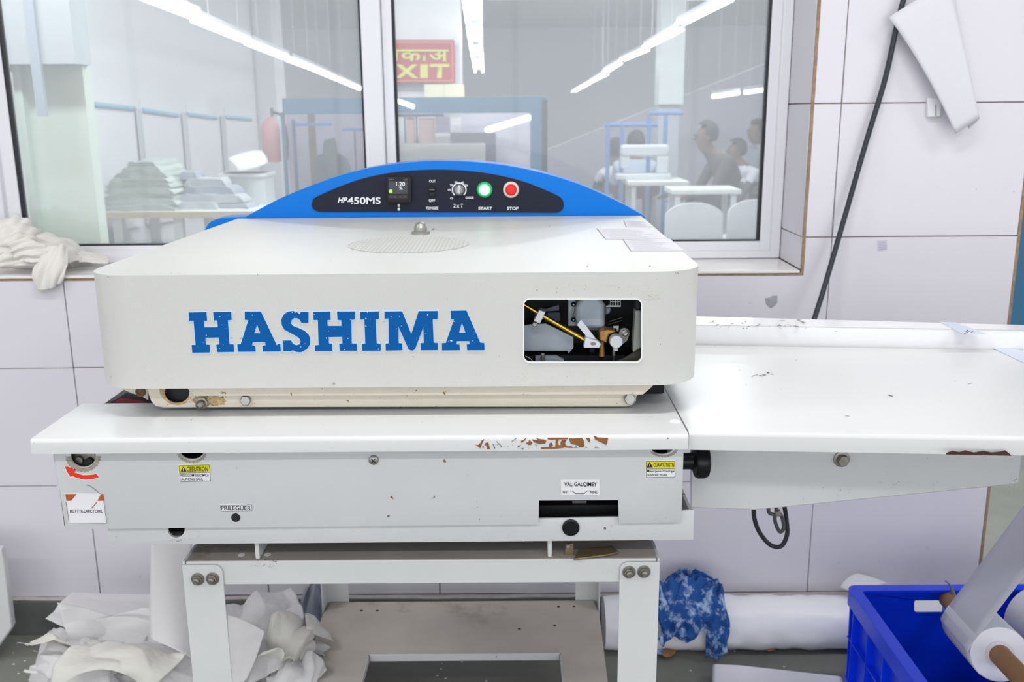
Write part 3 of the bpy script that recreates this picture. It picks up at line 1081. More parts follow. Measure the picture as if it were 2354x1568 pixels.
# body behind it
zt_tab = 0.915
fl0, fl1 = P(400, 905, Y=YL).x, P(1440, 905, Y=YL).x
obox('press_body', M_INDARK, PRESS, fl0, fl1, YL + .02, CYB - .05, zt_tab + .012, ZB + .03)
plate('frame_liner', M_HOLE, PRESS, circ(406, 900, 36, 20), YL + .012, .003)
plate('corner_gusset', M_PLATE, PRESS, [(272, 888), (340, 888), (340, 920), (326, 912), (300, 903), (283, 896)], YL + .03, .004, .001)
olathe('gusset_hole', M_GRIME, PRESS, P(323, 901, Y=YL + .029), (0, -1, 0), [(0, .0075), (.0015, .007), (.001, .0045), (-.0005, .004), (-.0005, 0)], 18)
specks('oil_stain', M_GRIME, PRESS, on_y(YL, .0006), [(436, 912, 520, 932, 90, 2.0), (450, 908, 480, 934, 60, 2.2), (378, 893, 385, 920, 18, 1.6), (382, 922, 432, 932, 24, 1.4), (700, 912, 1400, 932, 24, 1.0)], 8)
specks('oil_stain', M_GRIME, PRESS, on_y(YC + .018, .0006), [(480, 890, 560, 905, 14, 1.2), (600, 890, 1450, 908, 30, 1.0)], 9)
TAN = mat('burnt_tan', rgb(196, 168, 122), .55, var=.35, vscale=120)
plate('burn_mark', TAN, PRESS, [(438, 920), (448, 914), (462, 909), (480, 911), (498, 910), (512, 915), (520, 922), (512, 930), (496, 933), (478, 931), (462, 934), (448, 927)], YL - .0005, .0004, smooth=False)
plate('burn_mark', TAN, PRESS, [(378, 903), (379, 892), (373, 884), (366, 894), (368, 906), (376, 918), (390, 928), (408, 932), (424, 929), (436, 917), (434, 912), (422, 924), (406, 928), (390, 923), (381, 913)], YL - .0005, .0004, smooth=False)
olathe('stud_bolt', M_DSTEEL, PRESS, P(465, 926, Y=YL), (0, -1, 0), [(0, .0085), (.003, .0085), (.0035, .006), (.012, .006), (.013, .0048), (.011, .0035), (.011, 0)], 20)
hexbolt('frame_bolt', M_STEEL, PRESS, P(566, 920, Y=YL), (0, -1, .1), .0078, .006, False)
hexbolt('frame_bolt', M_STEEL, PRESS, P(1447, 916, Y=YL), (0, -1, .1), .0085, .007, False)

# ---- front ledge (shelf), folded sheet
ZS = 0.9150
YF = P(800, 1005, Z=ZS).y
LX0, LX1 = P(71, 1028, Y=YF).x, P(1583, 1010, Y=YF).x
zlip = P(800, 1039, Y=YF).z
ledge_back = P(195, 928, Z=ZS).y
bm = bmesh.new()
xg = P(430, 905, Z=ZS).x
for xa, xb, yb in ((LX0, xg, ledge_back), (xg, LX1, 1.62)):
    pr = lip_profile(YF, yb, ZS, zlip, .006)
    sweep(bm, [[(x, y, z) for y, z in pr] for x in (xa, xb)])
box(bm, LX0 + .0002, LX0 + .003, YF + .004, ledge_back, zlip, ZS - .004)
ledge = finish('front_ledge', bm, M_TABLE, PRESS, ang=50)
ledge['label'] = 'white enamelled ledge with worn front lip'
def rc(lst):
    return [(1060 + x / 6.195, 980 + y / 6.195) for x, y in lst]
RUST = [
 [(205,262),(240,270),(275,240),(290,205),(330,182),(310,225),(290,270),(275,315),(250,300)],
 [(330,275),(345,240),(385,228),(395,260),(405,300),(412,325),(370,325),(365,285),(350,270)],
 [(300,290),(315,275),(325,305),(310,312)],
 [(450,250),(470,275),(490,318),(470,315)], [(500,205),(530,235),(585,295),(570,290),(510,222)],
 [(718,212),(790,165),(788,175),(722,218)], [(850,210),(880,200),(933,160),(905,205),(862,240)],
 [(800,300),(815,280),(850,265),(840,285),(808,305)], [(852,322),(870,310),(895,318),(893,324)],
 [(920,240),(960,222),(970,195),(1000,220),(1015,240),(990,268),(960,268)],
 [(1010,188),(1060,195),(1100,195),(1060,165),(1110,182),(1180,190),(1215,205),(1200,245),(1130,255),(1070,240),(1040,232)],
 [(1055,255),(1065,262),(1080,288),(1070,282)],
 [(1225,165),(1520,163),(1520,185),(1470,188),(1440,188),(1340,188),(1290,195),(1240,188)],
 [(1250,250),(1280,232),(1300,240),(1310,285),(1250,300)],
 [(1350,190),(1390,190),(1380,240),(1390,268),(1420,268),(1415,230),(1440,195),(1500,200),(1480,240),(1490,270),(1540,285),(1450,310),(1340,322),(1140,322),(1138,305),(1180,300),(1340,300)],
 [(1535,170),(1600,175),(1720,165),(1745,200),(1755,250),(1755,290),(1740,300),(1680,300),(1670,275),(1600,260),(1560,250),(1545,200)],
 [(1485,305),(1560,285),(1600,300),(1580,310)], [(1600,300),(1640,285),(1665,305),(1610,310)],
 [(1770,165),(1835,168),(1840,200),(1830,235),(1800,200)], [(1765,305),(1780,290),(1800,305)],
 [(1885,140),(1910,140),(1940,160),(2020,165),(2095,168),(2085,215),(2070,268),(2000,235),(1910,190),(1898,160)],
 [(1895,308),(1920,290),(1970,305)],
]
for pl in RUST:
    big = abs(sum(pl[i][0] * pl[(i + 1) % len(pl)][1] - pl[(i + 1) % len(pl)][0] * pl[i][1] for i in range(len(pl)))) > 2500
    q = rc(pl)
    plate('bare_patch', M_RUST if big else M_CHIP, PRESS, q, YF - .0006, .0005, smooth=False)
specks('chip', M_CHIP, PRESS, on_y(YF), [(1130, 1020, 1180, 1034, 20, 1.4), (1200, 1028, 1290, 1033, 20, 1.2), (75, 1012, 80, 1040, 3, 1.8), (1530, 1000, 1540, 1012, 1, 3), (200, 1010, 1560, 1030, 14, .9)], 11)
specks('stain_mark', M_GRIME, PRESS, on_z(ZS), [(430, 962, 450, 968, 5, 2.0), (376, 964, 398, 970, 6, 1.2), (300, 940, 1500, 990, 18, 1.0)], 12)
olathe('ledge_rivet', M_STICKER, PRESS, P(1551, 969, Z=ZS), (0, 0, 1), [(0, .0075), (.0008, .007), (.001, 0)], 20)
specks('belt_trace', M_SCUFF, PRESS, on_z(ZS), [(400, 940, 1450, 946, 12, 1.5)], 13)

# ---- front apron with holes and slot
YA = YF + 0.022
apron_loop = [(124, 1036), (1572, 1018), (1566, 1200), (1423, 1203), (1421, 1150), (1239, 1151), (1238, 1205), (700, 1211), (151, 1217)]
holes = [circ(441, 1037, 26, 24, 19), circ(1522, 1026, 26, 24, 18), circ(191, 1050, 30, 24, 26)]
# only the lower arcs show below the lip
holes = [circ(441, 1038, 27, 28, 17.5), circ(1522, 1026.5, 27, 28, 17.5), circ(191, 1049, 29, 28, 25)]
apron = plate('front_apron', M_APRON, PRESS, [apron_loop] + [[(x, max(y, 1037 if x < 800 else 1021)) for x, y in h] for h in holes[:0]] , YA, .003, .0015)
for h in holes:
    bm = bmesh.new()
    q = [(P(x, y, Y=YA).x, P(x, y, Y=YA).z) for x, y in h]
    prism(bm, [q], lambda a, b: (a, YA - .01, b), (0, .03, 0))
    c = finish('cut', bm, M_HOLE)
    boolean_cut(apron, [c])
apron['label'] = 'white enamelled front panel with warning labels'
ax0, ax1 = P(135, 1100, Y=YA).x, P(1566, 1100, Y=YA).x
zab = P(700, 1208, Y=YA).z
obox('apron_side', M_APRON, PRESS, P(127, 1120, Y=YA).x + .001, P(127, 1120, Y=YA).x + .004, YA + .003, YA + .30, zab, zlip + .01)
obox('apron_side', M_APRON, PRESS, ax1 - .004, ax1 - .001, YA + .003, YA + .30, zab, zlip + .01)
obox('inner_void', M_INDARK, PRESS, P(160, 1100, Y=YA).x, ax1 - .01, YA + .06, YA + .07, zab + .002, zlip)
# worn rings of old glue round the holes
RING = mat('glue_ring', rgb(172, 164, 152), .7, var=.3, vscale=200)
def scallop(cx, cy, r0, r1, a0, a1, n, ry=.9):
    out = []
    for i in range(n + 1):
        a = R(a0 + (a1 - a0) * i / n)
        rr = r1 * (1 + .05 * math.sin(i * 2.4))
        out.append((cx + rr * math.cos(a), cy + ry * rr * math.sin(a)))
    for i in range(n, -1, -1):
        a = R(a0 + (a1 - a0) * i / n)
        out.append((cx + r0 * math.cos(a), cy + ry * r0 * math.sin(a)))
    return out
plate('glue_ring', RING, PRESS, scallop(191, 1049, 29.5, 40, 0, 178, 40), YA - .0006, .0005, smooth=False)
plate('glue_ring', RING, PRESS, scallop(441, 1040, 27, 34, 10, 170, 30, .72), YA - .0006, .0005, smooth=False)
plate('glue_ring', RING, PRESS, scallop(1526, 1028, 27.5, 34, 5, 150, 30, .68), YA - .0006, .0005, smooth=False)
# roller end behind the left hole
olathe('roller_end', M_DSTEEL, PRESS, P(190, 1052, Y=YA + .02), (0, -1, 0), [(0, .022), (.008, .022), (.009, .020), (.008, .006), (.012, .005), (.012, 0)], 26)
olathe('roller_hub', M_HOLE, PRESS, P(205, 1062, Y=YA + .008), (0, -1, 0), [(0, .006), (.002, .006), (.002, 0)], 18)
olathe('panel_screw', M_STEEL, PRESS, P(859, 1057, Y=YA), (0, -1, 0), [(0, .0068), (.002, .0065), (.0035, .0045), (.004, 0)], 20)
for a in (45, 135):
    ca, sa = math.cos(R(a)), math.sin(R(a))
    pc = P(859, 1057, Y=YA)
    otube('screw_slot', M_HOLE, PRESS, [(pc.x - .0036 * ca, YA - .0042, pc.z - .0036 * sa), (pc.x + .0036 * ca, YA - .0042, pc.z + .0036 * sa)], .0006, 6)
olathe('black_plug', M_HOLE, PRESS, P(542, 1190, Y=YA), (0, -1, 0), [(0, .0062), (.0012, .0058), (.0014, 0)], 24)
# slot in the apron: dark well with pieces in it
obox('slot_well', M_INDARK, PRESS, P(1236, 1170, Y=YA).x, P(1424, 1170, Y=YA).x, YA + .055, YA + .06, zab - .002, P(1300, 1148, Y=YA).z + .01)
plate('slot_tab', M_CHIP, PRESS, [(1315, 1152), (1348, 1152), (1348, 1162), (1318, 1164)], YA + .045, .004)
plate('slot_tab', M_CHIP, PRESS, [(1350, 1160), (1366, 1160), (1366, 1168), (1350, 1168)], YA + .04, .004)

# labels on the apron
def label_base(name, lbl, loop, m=M_STICKER, off=.0006):
    o = plate(name, m, PRESS, loop, YA - off, .0005, smooth=False)
    o['label'] = lbl
    return o
def tilt_rect(x0, y0, x1, y1, dy, dx):
    return [(x0, y0), (x1, y0 - dy), (x1 + dx, y1 - dy), (x0 + dx, y1)]
# left caution label
lb = label_base('warning_label', 'yellow and white caution label on the left', tilt_rect(409, 1068, 483, 1109, 2, 4))
plate('yellow_band', M_YELLOW, lb, [(411.5, 1070), (482, 1068), (483.5, 1085), (413.5, 1087)], YA - .0012, .0004, smooth=False)
bm = bmesh.new()
strokes(bm, [[(412, 1070), (482, 1068), (485.5, 1105), (415.5, 1107), (412, 1070)], [(413.5, 1087), (483.5, 1085)]], YA, .00045, .0016)
finish('label_border', bm, M_BLACKINK, lb, smooth=False)
plate('warning_triangle', M_BLACKINK, lb, [(421, 1073), (429, 1084), (415, 1084.5)], YA - .0016, .0003, smooth=False)
plate('exclamation_mark', M_WHITEINK, lb, [(420.6, 1076), (422.2, 1076), (422, 1083), (421, 1083)], YA - .0020, .0003, smooth=False)
text('lettering', 'CEEUTRON', (430, 1072, 479, 1083), YA, M_BLACKINK, lb, .006, off=.0017)
text('lettering', 'NDCCOM SEROMCA', (416, 1089, 481, 1095), YA, M_BLACKINK, lb, .004, off=.0013)
text('lettering', 'AUFICNG SAUL', (417, 1098, 468, 1104), YA, M_BLACKINK, lb, .004, off=.0013)
# right caution label
lb = label_base('warning_label', 'yellow and white caution label on the right', tilt_rect(1482, 1058, 1552, 1100, 1, 1))
plate('yellow_band', M_YELLOW, lb, [(1485, 1060), (1551, 1059.5), (1551, 1077), (1485, 1077.5)], YA - .0012, .0004, smooth=False)
bm = bmesh.new()
strokes(bm, [[(1485, 1060), (1551, 1059.5), (1551.5, 1096), (1485.5, 1097), (1485, 1060)], [(1485, 1077.5), (1551, 1077)]], YA, .00045, .0016)
finish('label_border', bm, M_BLACKINK, lb, smooth=False)
plate('warning_triangle', M_BLACKINK, lb, [(1493.5, 1062), (1501, 1074.5), (1486.5, 1075)], YA - .0016, .0003, smooth=False)
plate('exclamation_mark', M_WHITEINK, lb, [(1493, 1066), (1494.6, 1066), (1494.3, 1073), (1493.3, 1073)], YA - .0020, .0003, smooth=False)
text('lettering', 'CUAWX TIGTN', (1502, 1063, 1549, 1072.5), YA, M_BLACKINK, lb, .008, off=.0017)
text('lettering', 'Mescpoe-Viscrge', (1486.5, 1080, 1550, 1086), YA, M_BLACKINK, lb, .006, off=.0013)
text('lettering', 'OUVIONCYEON.', (1486.5, 1088.5, 1534, 1094), YA, M_BLACKINK, lb, .006, off=.0013)
# nameplates
lb = label_base('name_label', 'small white label above the black plug', tilt_rect(506, 1160, 580, 1176, 1.5, 0))
bm = bmesh.new()
strokes(bm, [[(507, 1161.5), (579, 1160), (579.5, 1173), (508, 1174.5), (507, 1161.5)]], YA, .0004, .0012)
finish('label_border', bm, M_BLACKINK, lb, smooth=False)
text('lettering', 'PRILEGUER', (509, 1162.5, 577, 1171.5), YA, M_BLACKINK, lb, .006, off=.0013)
lb = label_base('name_label', 'white label above the slot', tilt_rect(1289, 1103, 1378, 1138, 0, 1))
text('lettering', 'VAL GALQIMEY', (1297, 1108, 1372, 1119), YA, M_BLACKINK, lb, .012, off=.0013)
text('lettering', 'WAY', (1293, 1127, 1307, 1134), YA, M_BLACKINK, lb, .008, off=.0013)
text('lettering', 'NINO', (1357, 1127, 1375, 1134), YA, M_BLACKINK, lb, .008, off=.0013)
bm = bmesh.new()
strokes(bm, [[(1310, 1128), (1316, 1128), (1322, 1134), (1343, 1134), (1349, 1128), (1355, 1128)]], YA, .0007, .0013)
finish('step_line', bm, M_BLACKINK, lb, smooth=False)
# red arrow and torn label
ar = label_base('direction_arrow', 'red curved arrow sticker', [(147, 1072), (155, 1071), (177, 1081), (173, 1086), (190, 1091), (212, 1090), (222, 1087), (230, 1098), (215, 1103), (195, 1105), (175, 1101), (167, 1097), (162, 1100), (152, 1085)], M_STICKER)
plate('arrow_fill', M_RED, ar, [(149, 1073), (156, 1073), (174.5, 1082), (170.5, 1086.5), (190, 1093), (212, 1092), (220.5, 1089.5), (227, 1097.5), (214, 1101), (195, 1103), (176, 1099), (167.5, 1094.5), (162, 1096.5), (154, 1084.5)], YA - .0012, .0004, smooth=False)
tl = label_base('torn_label', 'torn white label with orange corners', [(149, 1133), (176, 1134), (164, 1152), (155, 1152), (160, 1203), (246, 1202), (238, 1136), (232, 1136), (208, 1168), (209, 1171), (222, 1160), (226, 1154), (238, 1151), (246, 1202), (160, 1204)][:0] or
                [(149, 1134), (238, 1135), (246, 1203), (158, 1205)])
plate('orange_corner', M_ORANGE, tl, [(150, 1136), (176, 1136), (163, 1151.5), (152.5, 1151.5)], YA - .0012, .0004, smooth=False)
plate('orange_corner', M_ORANGE, tl, [(232, 1136), (237.5, 1136), (239.5, 1151.5), (224, 1151.5)], YA - .0012, .0004, smooth=False)
plate('orange_tear', M_ORANGE, tl, [(222, 1154), (224, 1154), (212, 1168), (209, 1169)], YA - .0012, .0004, smooth=False)
bm = bmesh.new()
strokes(bm, [[(152.5, 1152), (160, 1202), (246, 1202), (239.5, 1152)], [(198, 1114), (209, 1117), (232, 1135)]], YA, .0005, .0013)
finish('label_border', bm, M_BLACKINK, tl, smooth=False)
text('lettering', 'BGTTTE.LARCTOIKL', (162, 1171, 237, 1178), YA, M_BLACKINK, tl, .008, off=.0014)
specks('speck', M_CHIP, PRESS, on_y(YA), [(1090, 1120, 1160, 1185, 16, 1.4), (135, 1060, 1230, 1200, 30, .9), (1430, 1110, 1560, 1195, 12, 1.0), (430, 1035, 460, 1060, 6, 1.0)], 14)
specks('smudge', mat('soft_smudge', rgb(200, 200, 196), .6), PRESS, on_y(YA), [(515, 1075, 545, 1100, 4, 3.5), (435, 1170, 446, 1180, 2, 3), (1050, 1085, 1075, 1100, 3, 3)], 15)

# ---- base channel under the apron
YB = YA + 0.008
bx0, bx1 = P(249, 1235, Y=YB).x, P(1594, 1215, Y=YB).x
zb0, zb1 = P(900, 1246, Y=YB).z, P(1585, 1180, Y=YB).z
base = plate('base_channel', M_APRON, PRESS, [(245, 1195), (1236, 1190), (1239, 1192), (1421, 1189), (1424, 1187), (1596, 1172), (1594, 1241), (900, 1247), (251, 1252)], YB, .004, .0015)
bm = bmesh.new()
q = [(P(x, y, Y=YB).x, P(x, y, Y=YB).z) for x, y in circ(405, 1217, 19.5, 28, 19)]
prism(bm, [q], lambda a, b: (a, YB - .01, b), (0, .03, 0))
c1 = finish('cut', bm, M_HOLE)
boolean_cut(base, [c1])
obox('base_pan', M_APRON, PRESS, bx0, bx1, YB + .004, 1.95, zb0, zb0 + .004)
obox('base_inner', M_INDARK, PRESS, bx0 + .02, bx1 - .1, YB + .03, YB + .04, zb0 + .004, zb1)
obox('base_end', M_APRON, PRESS, bx1 - .005, bx1 - .001, YB + .004, YB + .28, zb0 + .004, P(1590, 1178, Y=YB).z)
pc = P(1312, 1212, Y=YB)
olathe('black_cap', M_BLACK, PRESS, pc, (0, -1, 0), [(0, .0118), (.003, .0118), (.004, .0100), (.003, .0090), (.003, 0)], 30)
specks('grime', GRIME_P, PRESS, on_y(YB), [(255, 1222, 400, 1250, 60, 1.3), (1330, 1205, 1590, 1238, 70, 1.3), (1080, 1225, 1320, 1245, 40, 1.2), (425, 1220, 460, 1240, 14, 1.2), (920, 1215, 925, 1245, 14, 1.2)], 16)
specks('grime', M_CHIP, PRESS, on_y(YB), [(395, 1235, 425, 1246, 14, 1.5), (260, 1225, 1580, 1245, 22, .9)], 17)
# black hand wheel at the right end of the press
kc = P(1575, 1060, Y=YA + .045)
olathe('hand_wheel', M_BLACK, PRESS, kc, (1, 0, 0), [(-.01, .0115), (.006, .0115), (.010, .013), (.013, .022), (.017, .0245), (.026, .0245), (.031, .022), (.033, .017), (.032, 0)], 32)
# dark belt end and printed sheet under the hood
obox('belt_guide', M_BLACK, PRESS, P(1440, 905, Z=ZS).x, LX1 - .004, 1.37, 1.60, ZS + .001, ZS + .03, bevel=.002)
bm = bmesh.new()
yb_ = 1.40
q0, q1, q2 = [P(x, y, Y=yb_) for x, y in ((246, 932), (290, 903), (420, 932))]
prism(bm, [[(q0.x, q0.z), (q2.x, q2.z), (q1.x, q1.z)]], lambda a, b: (a, yb_, b), (0, .01, 0))
bt_ = finish('belt_end', bm, mat('belt_dark', rgb(52, 54, 66), .6), PRESS, smooth=False)
plate('belt_red_edge', mat('belt_red', rgb(150, 60, 72), .6), bt_, [(252, 929), (276, 915), (330, 922), (345, 932)], yb_ - .0012, .001, smooth=False)

# ---- control console
YP = CYB + 0.004
arc = [(556, 506), (565, 498), (640, 458), (720, 425), (800, 398), (880, 381), (960, 372), (1020, 370), (1100, 373), (1180, 383), (1260, 401), (1340, 427), (1420, 463), (1464, 487), (1482, 498), (1486, 506)]
def spline2(pts, n=5):
    v = smooth_path([(x, y, 0) for x, y in pts], n)
    return [(p.x, p.y) for p in v]
arc_s = spline2(arc[1:-1], 4)
console = plate('control_console', M_BLUE, PRESS, [(556, 512)] + arc_s + [(1483, 512)], YP, .075, .006, seg=3)
console['label'] = 'bright blue arched console'
cb = spline2([(466, 545), (470, 530), (480, 513), (500, 503), (535, 500), (600, 498)], 4)
plate('console_base', M_BLUE, PRESS, cb + [(600, 545)], YP + .012, .06, .004, seg=3)
def c6(lst):
    return [(700 + x / 3.797, 380 + y / 3.797) for x, y in lst]
pan = spline2([(80, 292), (130, 265), (300, 190), (500, 120), (700, 75), (900, 50), (1100, 40), (1300, 42), (1500, 58), (1700, 90), (1900, 140), (2050, 195), (2200, 262), (2245, 295), (2262, 345), (2245, 390), (2205, 412)], 3) + [(1200, 408)] + spline2([(130, 405), (85, 385), (64, 345), (80, 295)], 3)[:-1]
face = plate('control_panel', M_PANEL, PRESS, c6(pan), YP - .0012, .0012, smooth=False)
face['label'] = 'charcoal control panel face'
bm = bmesh.new()
pl = c6(pan)
strokes(bm, [pl + [pl[0]]], YP, .0012, .0014)
finish('panel_edge', bm, M_BLACKINK, face, smooth=False)
YQ = YP - .0013
def ct(name, body, x0, y0, x1, y1, bold=.02, shear=0.0, parent=None, m=None, Y=None, off=.0006):
    (a, b), (c, d) = c6([(x0, y0), (x1, y1)])
    return text(name, body, (a, b, c, d), Y or YQ, m or M_WHITEINK, parent or face, bold, shear, off)
ct('lettering', 'HP', 290, 280, 375, 328, .02, .3)
ct('lettering', '450MS', 375, 278, 665, 338, .018)
ct('lettering', 'OUT', 1088, 126, 1146, 150)
ct('lettering', 'OFF', 1085, 296, 1140, 320)
ct('lettering', 'TOMGEE', 1060, 362, 1167, 386, .03)
ct('lettering', '2 x T', 1300, 336, 1385, 370)
ct('lettering', 'START', 1518, 363, 1638, 388, .03)
ct('lettering', 'STOP', 1768, 363, 1868, 390, .03)
ct('lettering', '8', 813, 337, 833, 363, .03)
plate('white_block', M_WHITEINK, face, c6([(813, 370), (833, 370), (833, 395), (813, 395)]), YQ - .0004, .0003, smooth=False)
for bd, x, y in (('0', 1285, 288), ('10', 1265, 215), ('20', 1282, 173), ('30', 1322, 148), ('40', 1380, 150), ('50', 1413, 177)):
    ct('lettering', bd, x - 13, y - 9, x + 13, y + 9, .02)
ct('lettering', 'GADGR', 1405, 272, 1478, 293, .03)
# display
disp = plate('display', M_BLACK, PRESS, c6(rrect(720, 100, 930, 322, 8)), YP - .012, .011, .002)
disp['label'] = 'small black temperature display'
plate('screen', M_LCD, disp, c6([(737, 140), (898, 140), (898, 250), (737, 250)]), YP - .0125, .0006, smooth=False)
plate('key_strip', mat('key_strip', rgb(38, 34, 36), .4), disp, c6([(737, 260), (898, 260), (898, 292), (737, 292)]), YP - .0125, .0006, smooth=False)
for bd, r4, m_ in (('1.20', (800, 146, 876, 180), M_LCDTEXT), ('%', (826, 186, 856, 214), M_LCDTEXT), ('nnnn', (736, 119, 780, 130), M_GREYINK), ('SSB', (864, 119, 898, 131), M_GREYINK)):
    ct('lettering', bd, *r4, bold=.0, parent=disp, m=m_, Y=YP - .0126)
for kx in (752, 790, 836, 878):
    plate('key', mat('key_grey', rgb(70, 66, 68), .4), disp, c6(rrect(kx - 12, 269, kx + 12, 282, 4, 3)), YP - .0135, .001)
olathe('indicator_lamp', M_GREENLED, disp, P(*c6([(752, 227)])[0], Y=YP - .0126), (0, -1, 0), [(0, .0034), (.0008, .003), (.0014, 0)], 16)
# rocker switch
sw = plate('rocker_switch', M_BLACK, PRESS, c6(rrect(1080, 185, 1143, 272, 4)), YP - .004, .003, .0008)
plate('rocker', M_BLACK, sw, c6([(1086, 192), (1137, 192), (1137, 228), (1086, 228)]), YP - .009, .005, .001)
plate('rocker', M_INDARK, sw, c6([(1086, 230), (1137, 230), (1137, 266), (1086, 266)]), YP - .006, .002, .001)
bm = bmesh.new()
strokes(bm, [c6([(1088, 215), (1136, 215)])], YP - .009, .0008, .0005)
finish('rocker_mark', bm, M_GREYINK, sw, smooth=False)
# timer dial
dc = P(*c6([(1350, 215)])[0], Y=YP - .0012)
sc6 = (P(*c6([(1450, 215)])[0], Y=YP).x - P(*c6([(1350, 215)])[0], Y=YP).x) / 100
ringl = [(1350 + 65 * math.cos(R(a)), 215 + 65 * math.sin(R(a))) for a in range(-230, 51, 10)] + [(1350 + 54 * math.cos(R(a)), 215 + 54 * math.sin(R(a))) for a in range(50, -231, -10)]
plate('dial_scale', M_WHITEINK, face, c6(ringl), YQ - .0004, .0003, smooth=False)
dial = olathe('timer_dial', mat('dial_grey', rgb(150, 152, 156), .35, .5), PRESS, dc, (0, -1, 0), [(0, 46 * sc6), (.004, 46 * sc6), (.006, 38 * sc6), (.014, 34 * sc6), (.015, 30 * sc6), (.015, 0)], 30)
plate('dial_grip', mat('dial_grip', rgb(184, 186, 190), .3, .5), dial, c6([(1336, 172), (1366, 176), (1358, 256), (1330, 250)]), YP - .019, .006, .0015)
# push buttons
for cx_, nm, lb_, mr, ml, rr in ((1572, 'start_button', 'lit green start button', M_GREENRIM, M_GREENLIT, 68), (1803, 'stop_button', 'red stop button with pale rim', M_CREAMRIM, M_REDBTN, 70)):
    bc = P(*c6([(cx_, 213)])[0], Y=YP - .0012)
    b_ = olathe(nm, mr, PRESS, bc, (0, -1, 0), [(0, rr * sc6), (.003, rr * sc6), (.006, (rr - 10) * sc6), (.006, (rr - 20) * sc6), (.003, (rr - 22) * sc6), (.003, 0)], 36)
    b_['label'] = lb_
    olathe('button_lens', ml, b_, bc + Vector((0, -.003, 0)), (0, -1, 0), [(0, 46 * sc6), (.004, 46 * sc6), (.006, 38 * sc6), (.0065, 0)], 32)

# ================================================================== STAND
YS = P(960, 1288, Z=0.722).y
ZST = 0.722
STAND = thing('machine_stand', 'white steel stand with bolted legs carrying the fusing press', 'stand', (-0.13, YS, 0))
ZR = P(960, 1343, Y=YS).z
sx0, sx1 = P(421, 1310, Y=YS).x, P(1516, 1300, Y=YS).x
YR = 2.12
top = obox('top_plate', M_STANDTOP, STAND, sx0 + .004, sx1 - .004, YS + .002, YS + .40, ZST - .003, ZST, bevel=.002)
obox('front_rail', M_STAND, STAND, sx0 + .004, sx1 - .004, YS + .0012, YS + .004, ZR, ZST - .0005, bevel=.0015)
obox('rear_rail', M_STAND, STAND, sx0 + .004, sx1 - .004, YR - .004, YR, ZR, ZST, bevel=.0015)
for sx_ in (sx0, sx1):
    obox('side_rail', M_STAND, STAND, sx_ + (.0005 if sx_ < 0 else -.0035), sx_ + (.0035 if sx_ < 0 else -.0005), YS + .006, YR, ZR, ZST, bevel=.001)
def leg(x_out, sgn, yf, back):
    """angle-iron leg: front plate with a rounded top corner and a side flange"""
    wl = .0555
    bm = bmesh.new()
    r = .012
    x_in = x_out + sgn * wl
    top_loop = [(x_out, 0.0), (x_in, 0.0)]
    cxr = x_in - sgn * r
    for i in range(6):
        a = R(90 * i / 5)
        top_loop.append((cxr + sgn * r * math.cos(a), ZST - .004 - r + r * math.sin(a)))
    top_loop.append((x_out, ZST - .004))
    d = 1 if not back else -1
    prism(bm, [top_loop], lambda a, b: (a, yf, b), (0, -.0028 * d, 0))
    box(bm, min(x_out, x_out + sgn * .003), max(x_out, x_out + sgn * .003), min(yf, yf + d * .052), max(yf, yf + d * .052), 0, ZST + .001)
    return finish('leg', bm, M_STAND, STAND, bevel=.0012)
leg(sx0, 1, YS, False)
leg(sx1, -1, YS, False)
leg(sx0, 1, YR + .003, True)
leg(sx1, -1, YR + .003, True)
for x, y in ((455, 1331), (489, 1330), (1446, 1315), (1480, 1314)):
    q = P(x, y, Y=YS - .003)
    hexbolt('leg_bolt', M_DSTEEL, STAND, q, (0, -1, 0), .0068, .006)
    olathe('bolt_stud', M_DSTEEL, STAND, q + Vector((0, -.005, 0)), (0, -1, 0), [(0, .0045), (.005, .0045), (.0065, .003), (.0065, 0)], 14)
# lower shelf: dusty tray with a rectangular opening
ZH = 0.165
hx0, hx1 = P(845, 1508, Z=ZH).x, P(1290, 1498, Z=ZH).x
hy = P(1070, 1503, Z=ZH).y
bm = bmesh.new()
prism(bm, [[(sx0 + .02, YS + .10), (sx1 - .02, YS + .10), (sx1 - .003, YR - .06), (sx1 - .012, YR), (sx0 + .012, YR), (sx0 + .003, YR - .06)],
           [(hx0, YS + .25), (hx1, YS + .25), (hx1, hy), (hx0, hy)]], lambda a, b: (a, b, ZH), (0, 0, -.003))
finish('lower_shelf', bm, M_DUSTY, STAND, bevel=.001)
obox('shelf_lip', M_STAND, STAND, hx0 + .004, hx1 - .004, hy - .003, hy, ZH - .016, ZH + .001, bevel=.001)
obox('shelf_lip', M_STAND, STAND, hx0, hx0 + .003, YS + .25, hy - .004, ZH - .016, ZH, bevel=.001)
obox('shelf_lip', M_STAND, STAND, hx1 - .003, hx1, YS + .25, hy - .004, ZH - .016, ZH, bevel=.001)
for x, y in ((831, 1404), (867, 1404), (1284, 1395), (1319, 1394), (1194, 1446), (1275, 1438)):
    olathe('rivet_hole', M_HOLE, STAND, P(x, y, Z=ZH + .0003), (0, 0, 1), [(0, .0035), (.0006, .003), (.0006, 0)], 12)
specks('dirt', M_GRIME, STAND, on_z(ZST, .0005), [(440, 1265, 640, 1290, 20, 1.2), (590, 1285, 640, 1292, 30, 1.6), (1240, 1255, 1330, 1285, 20, 1.4)], 21)
for x, y in ((555, 1276), (615, 1275)):
    olathe('plate_hole', mat('pale_hole', rgb(226, 226, 226), .5), STAND, P(x, y, Z=ZST + .0003), (0, 0, 1), [(0, .005), (.0004, .005), (.0004, 0)], 16)
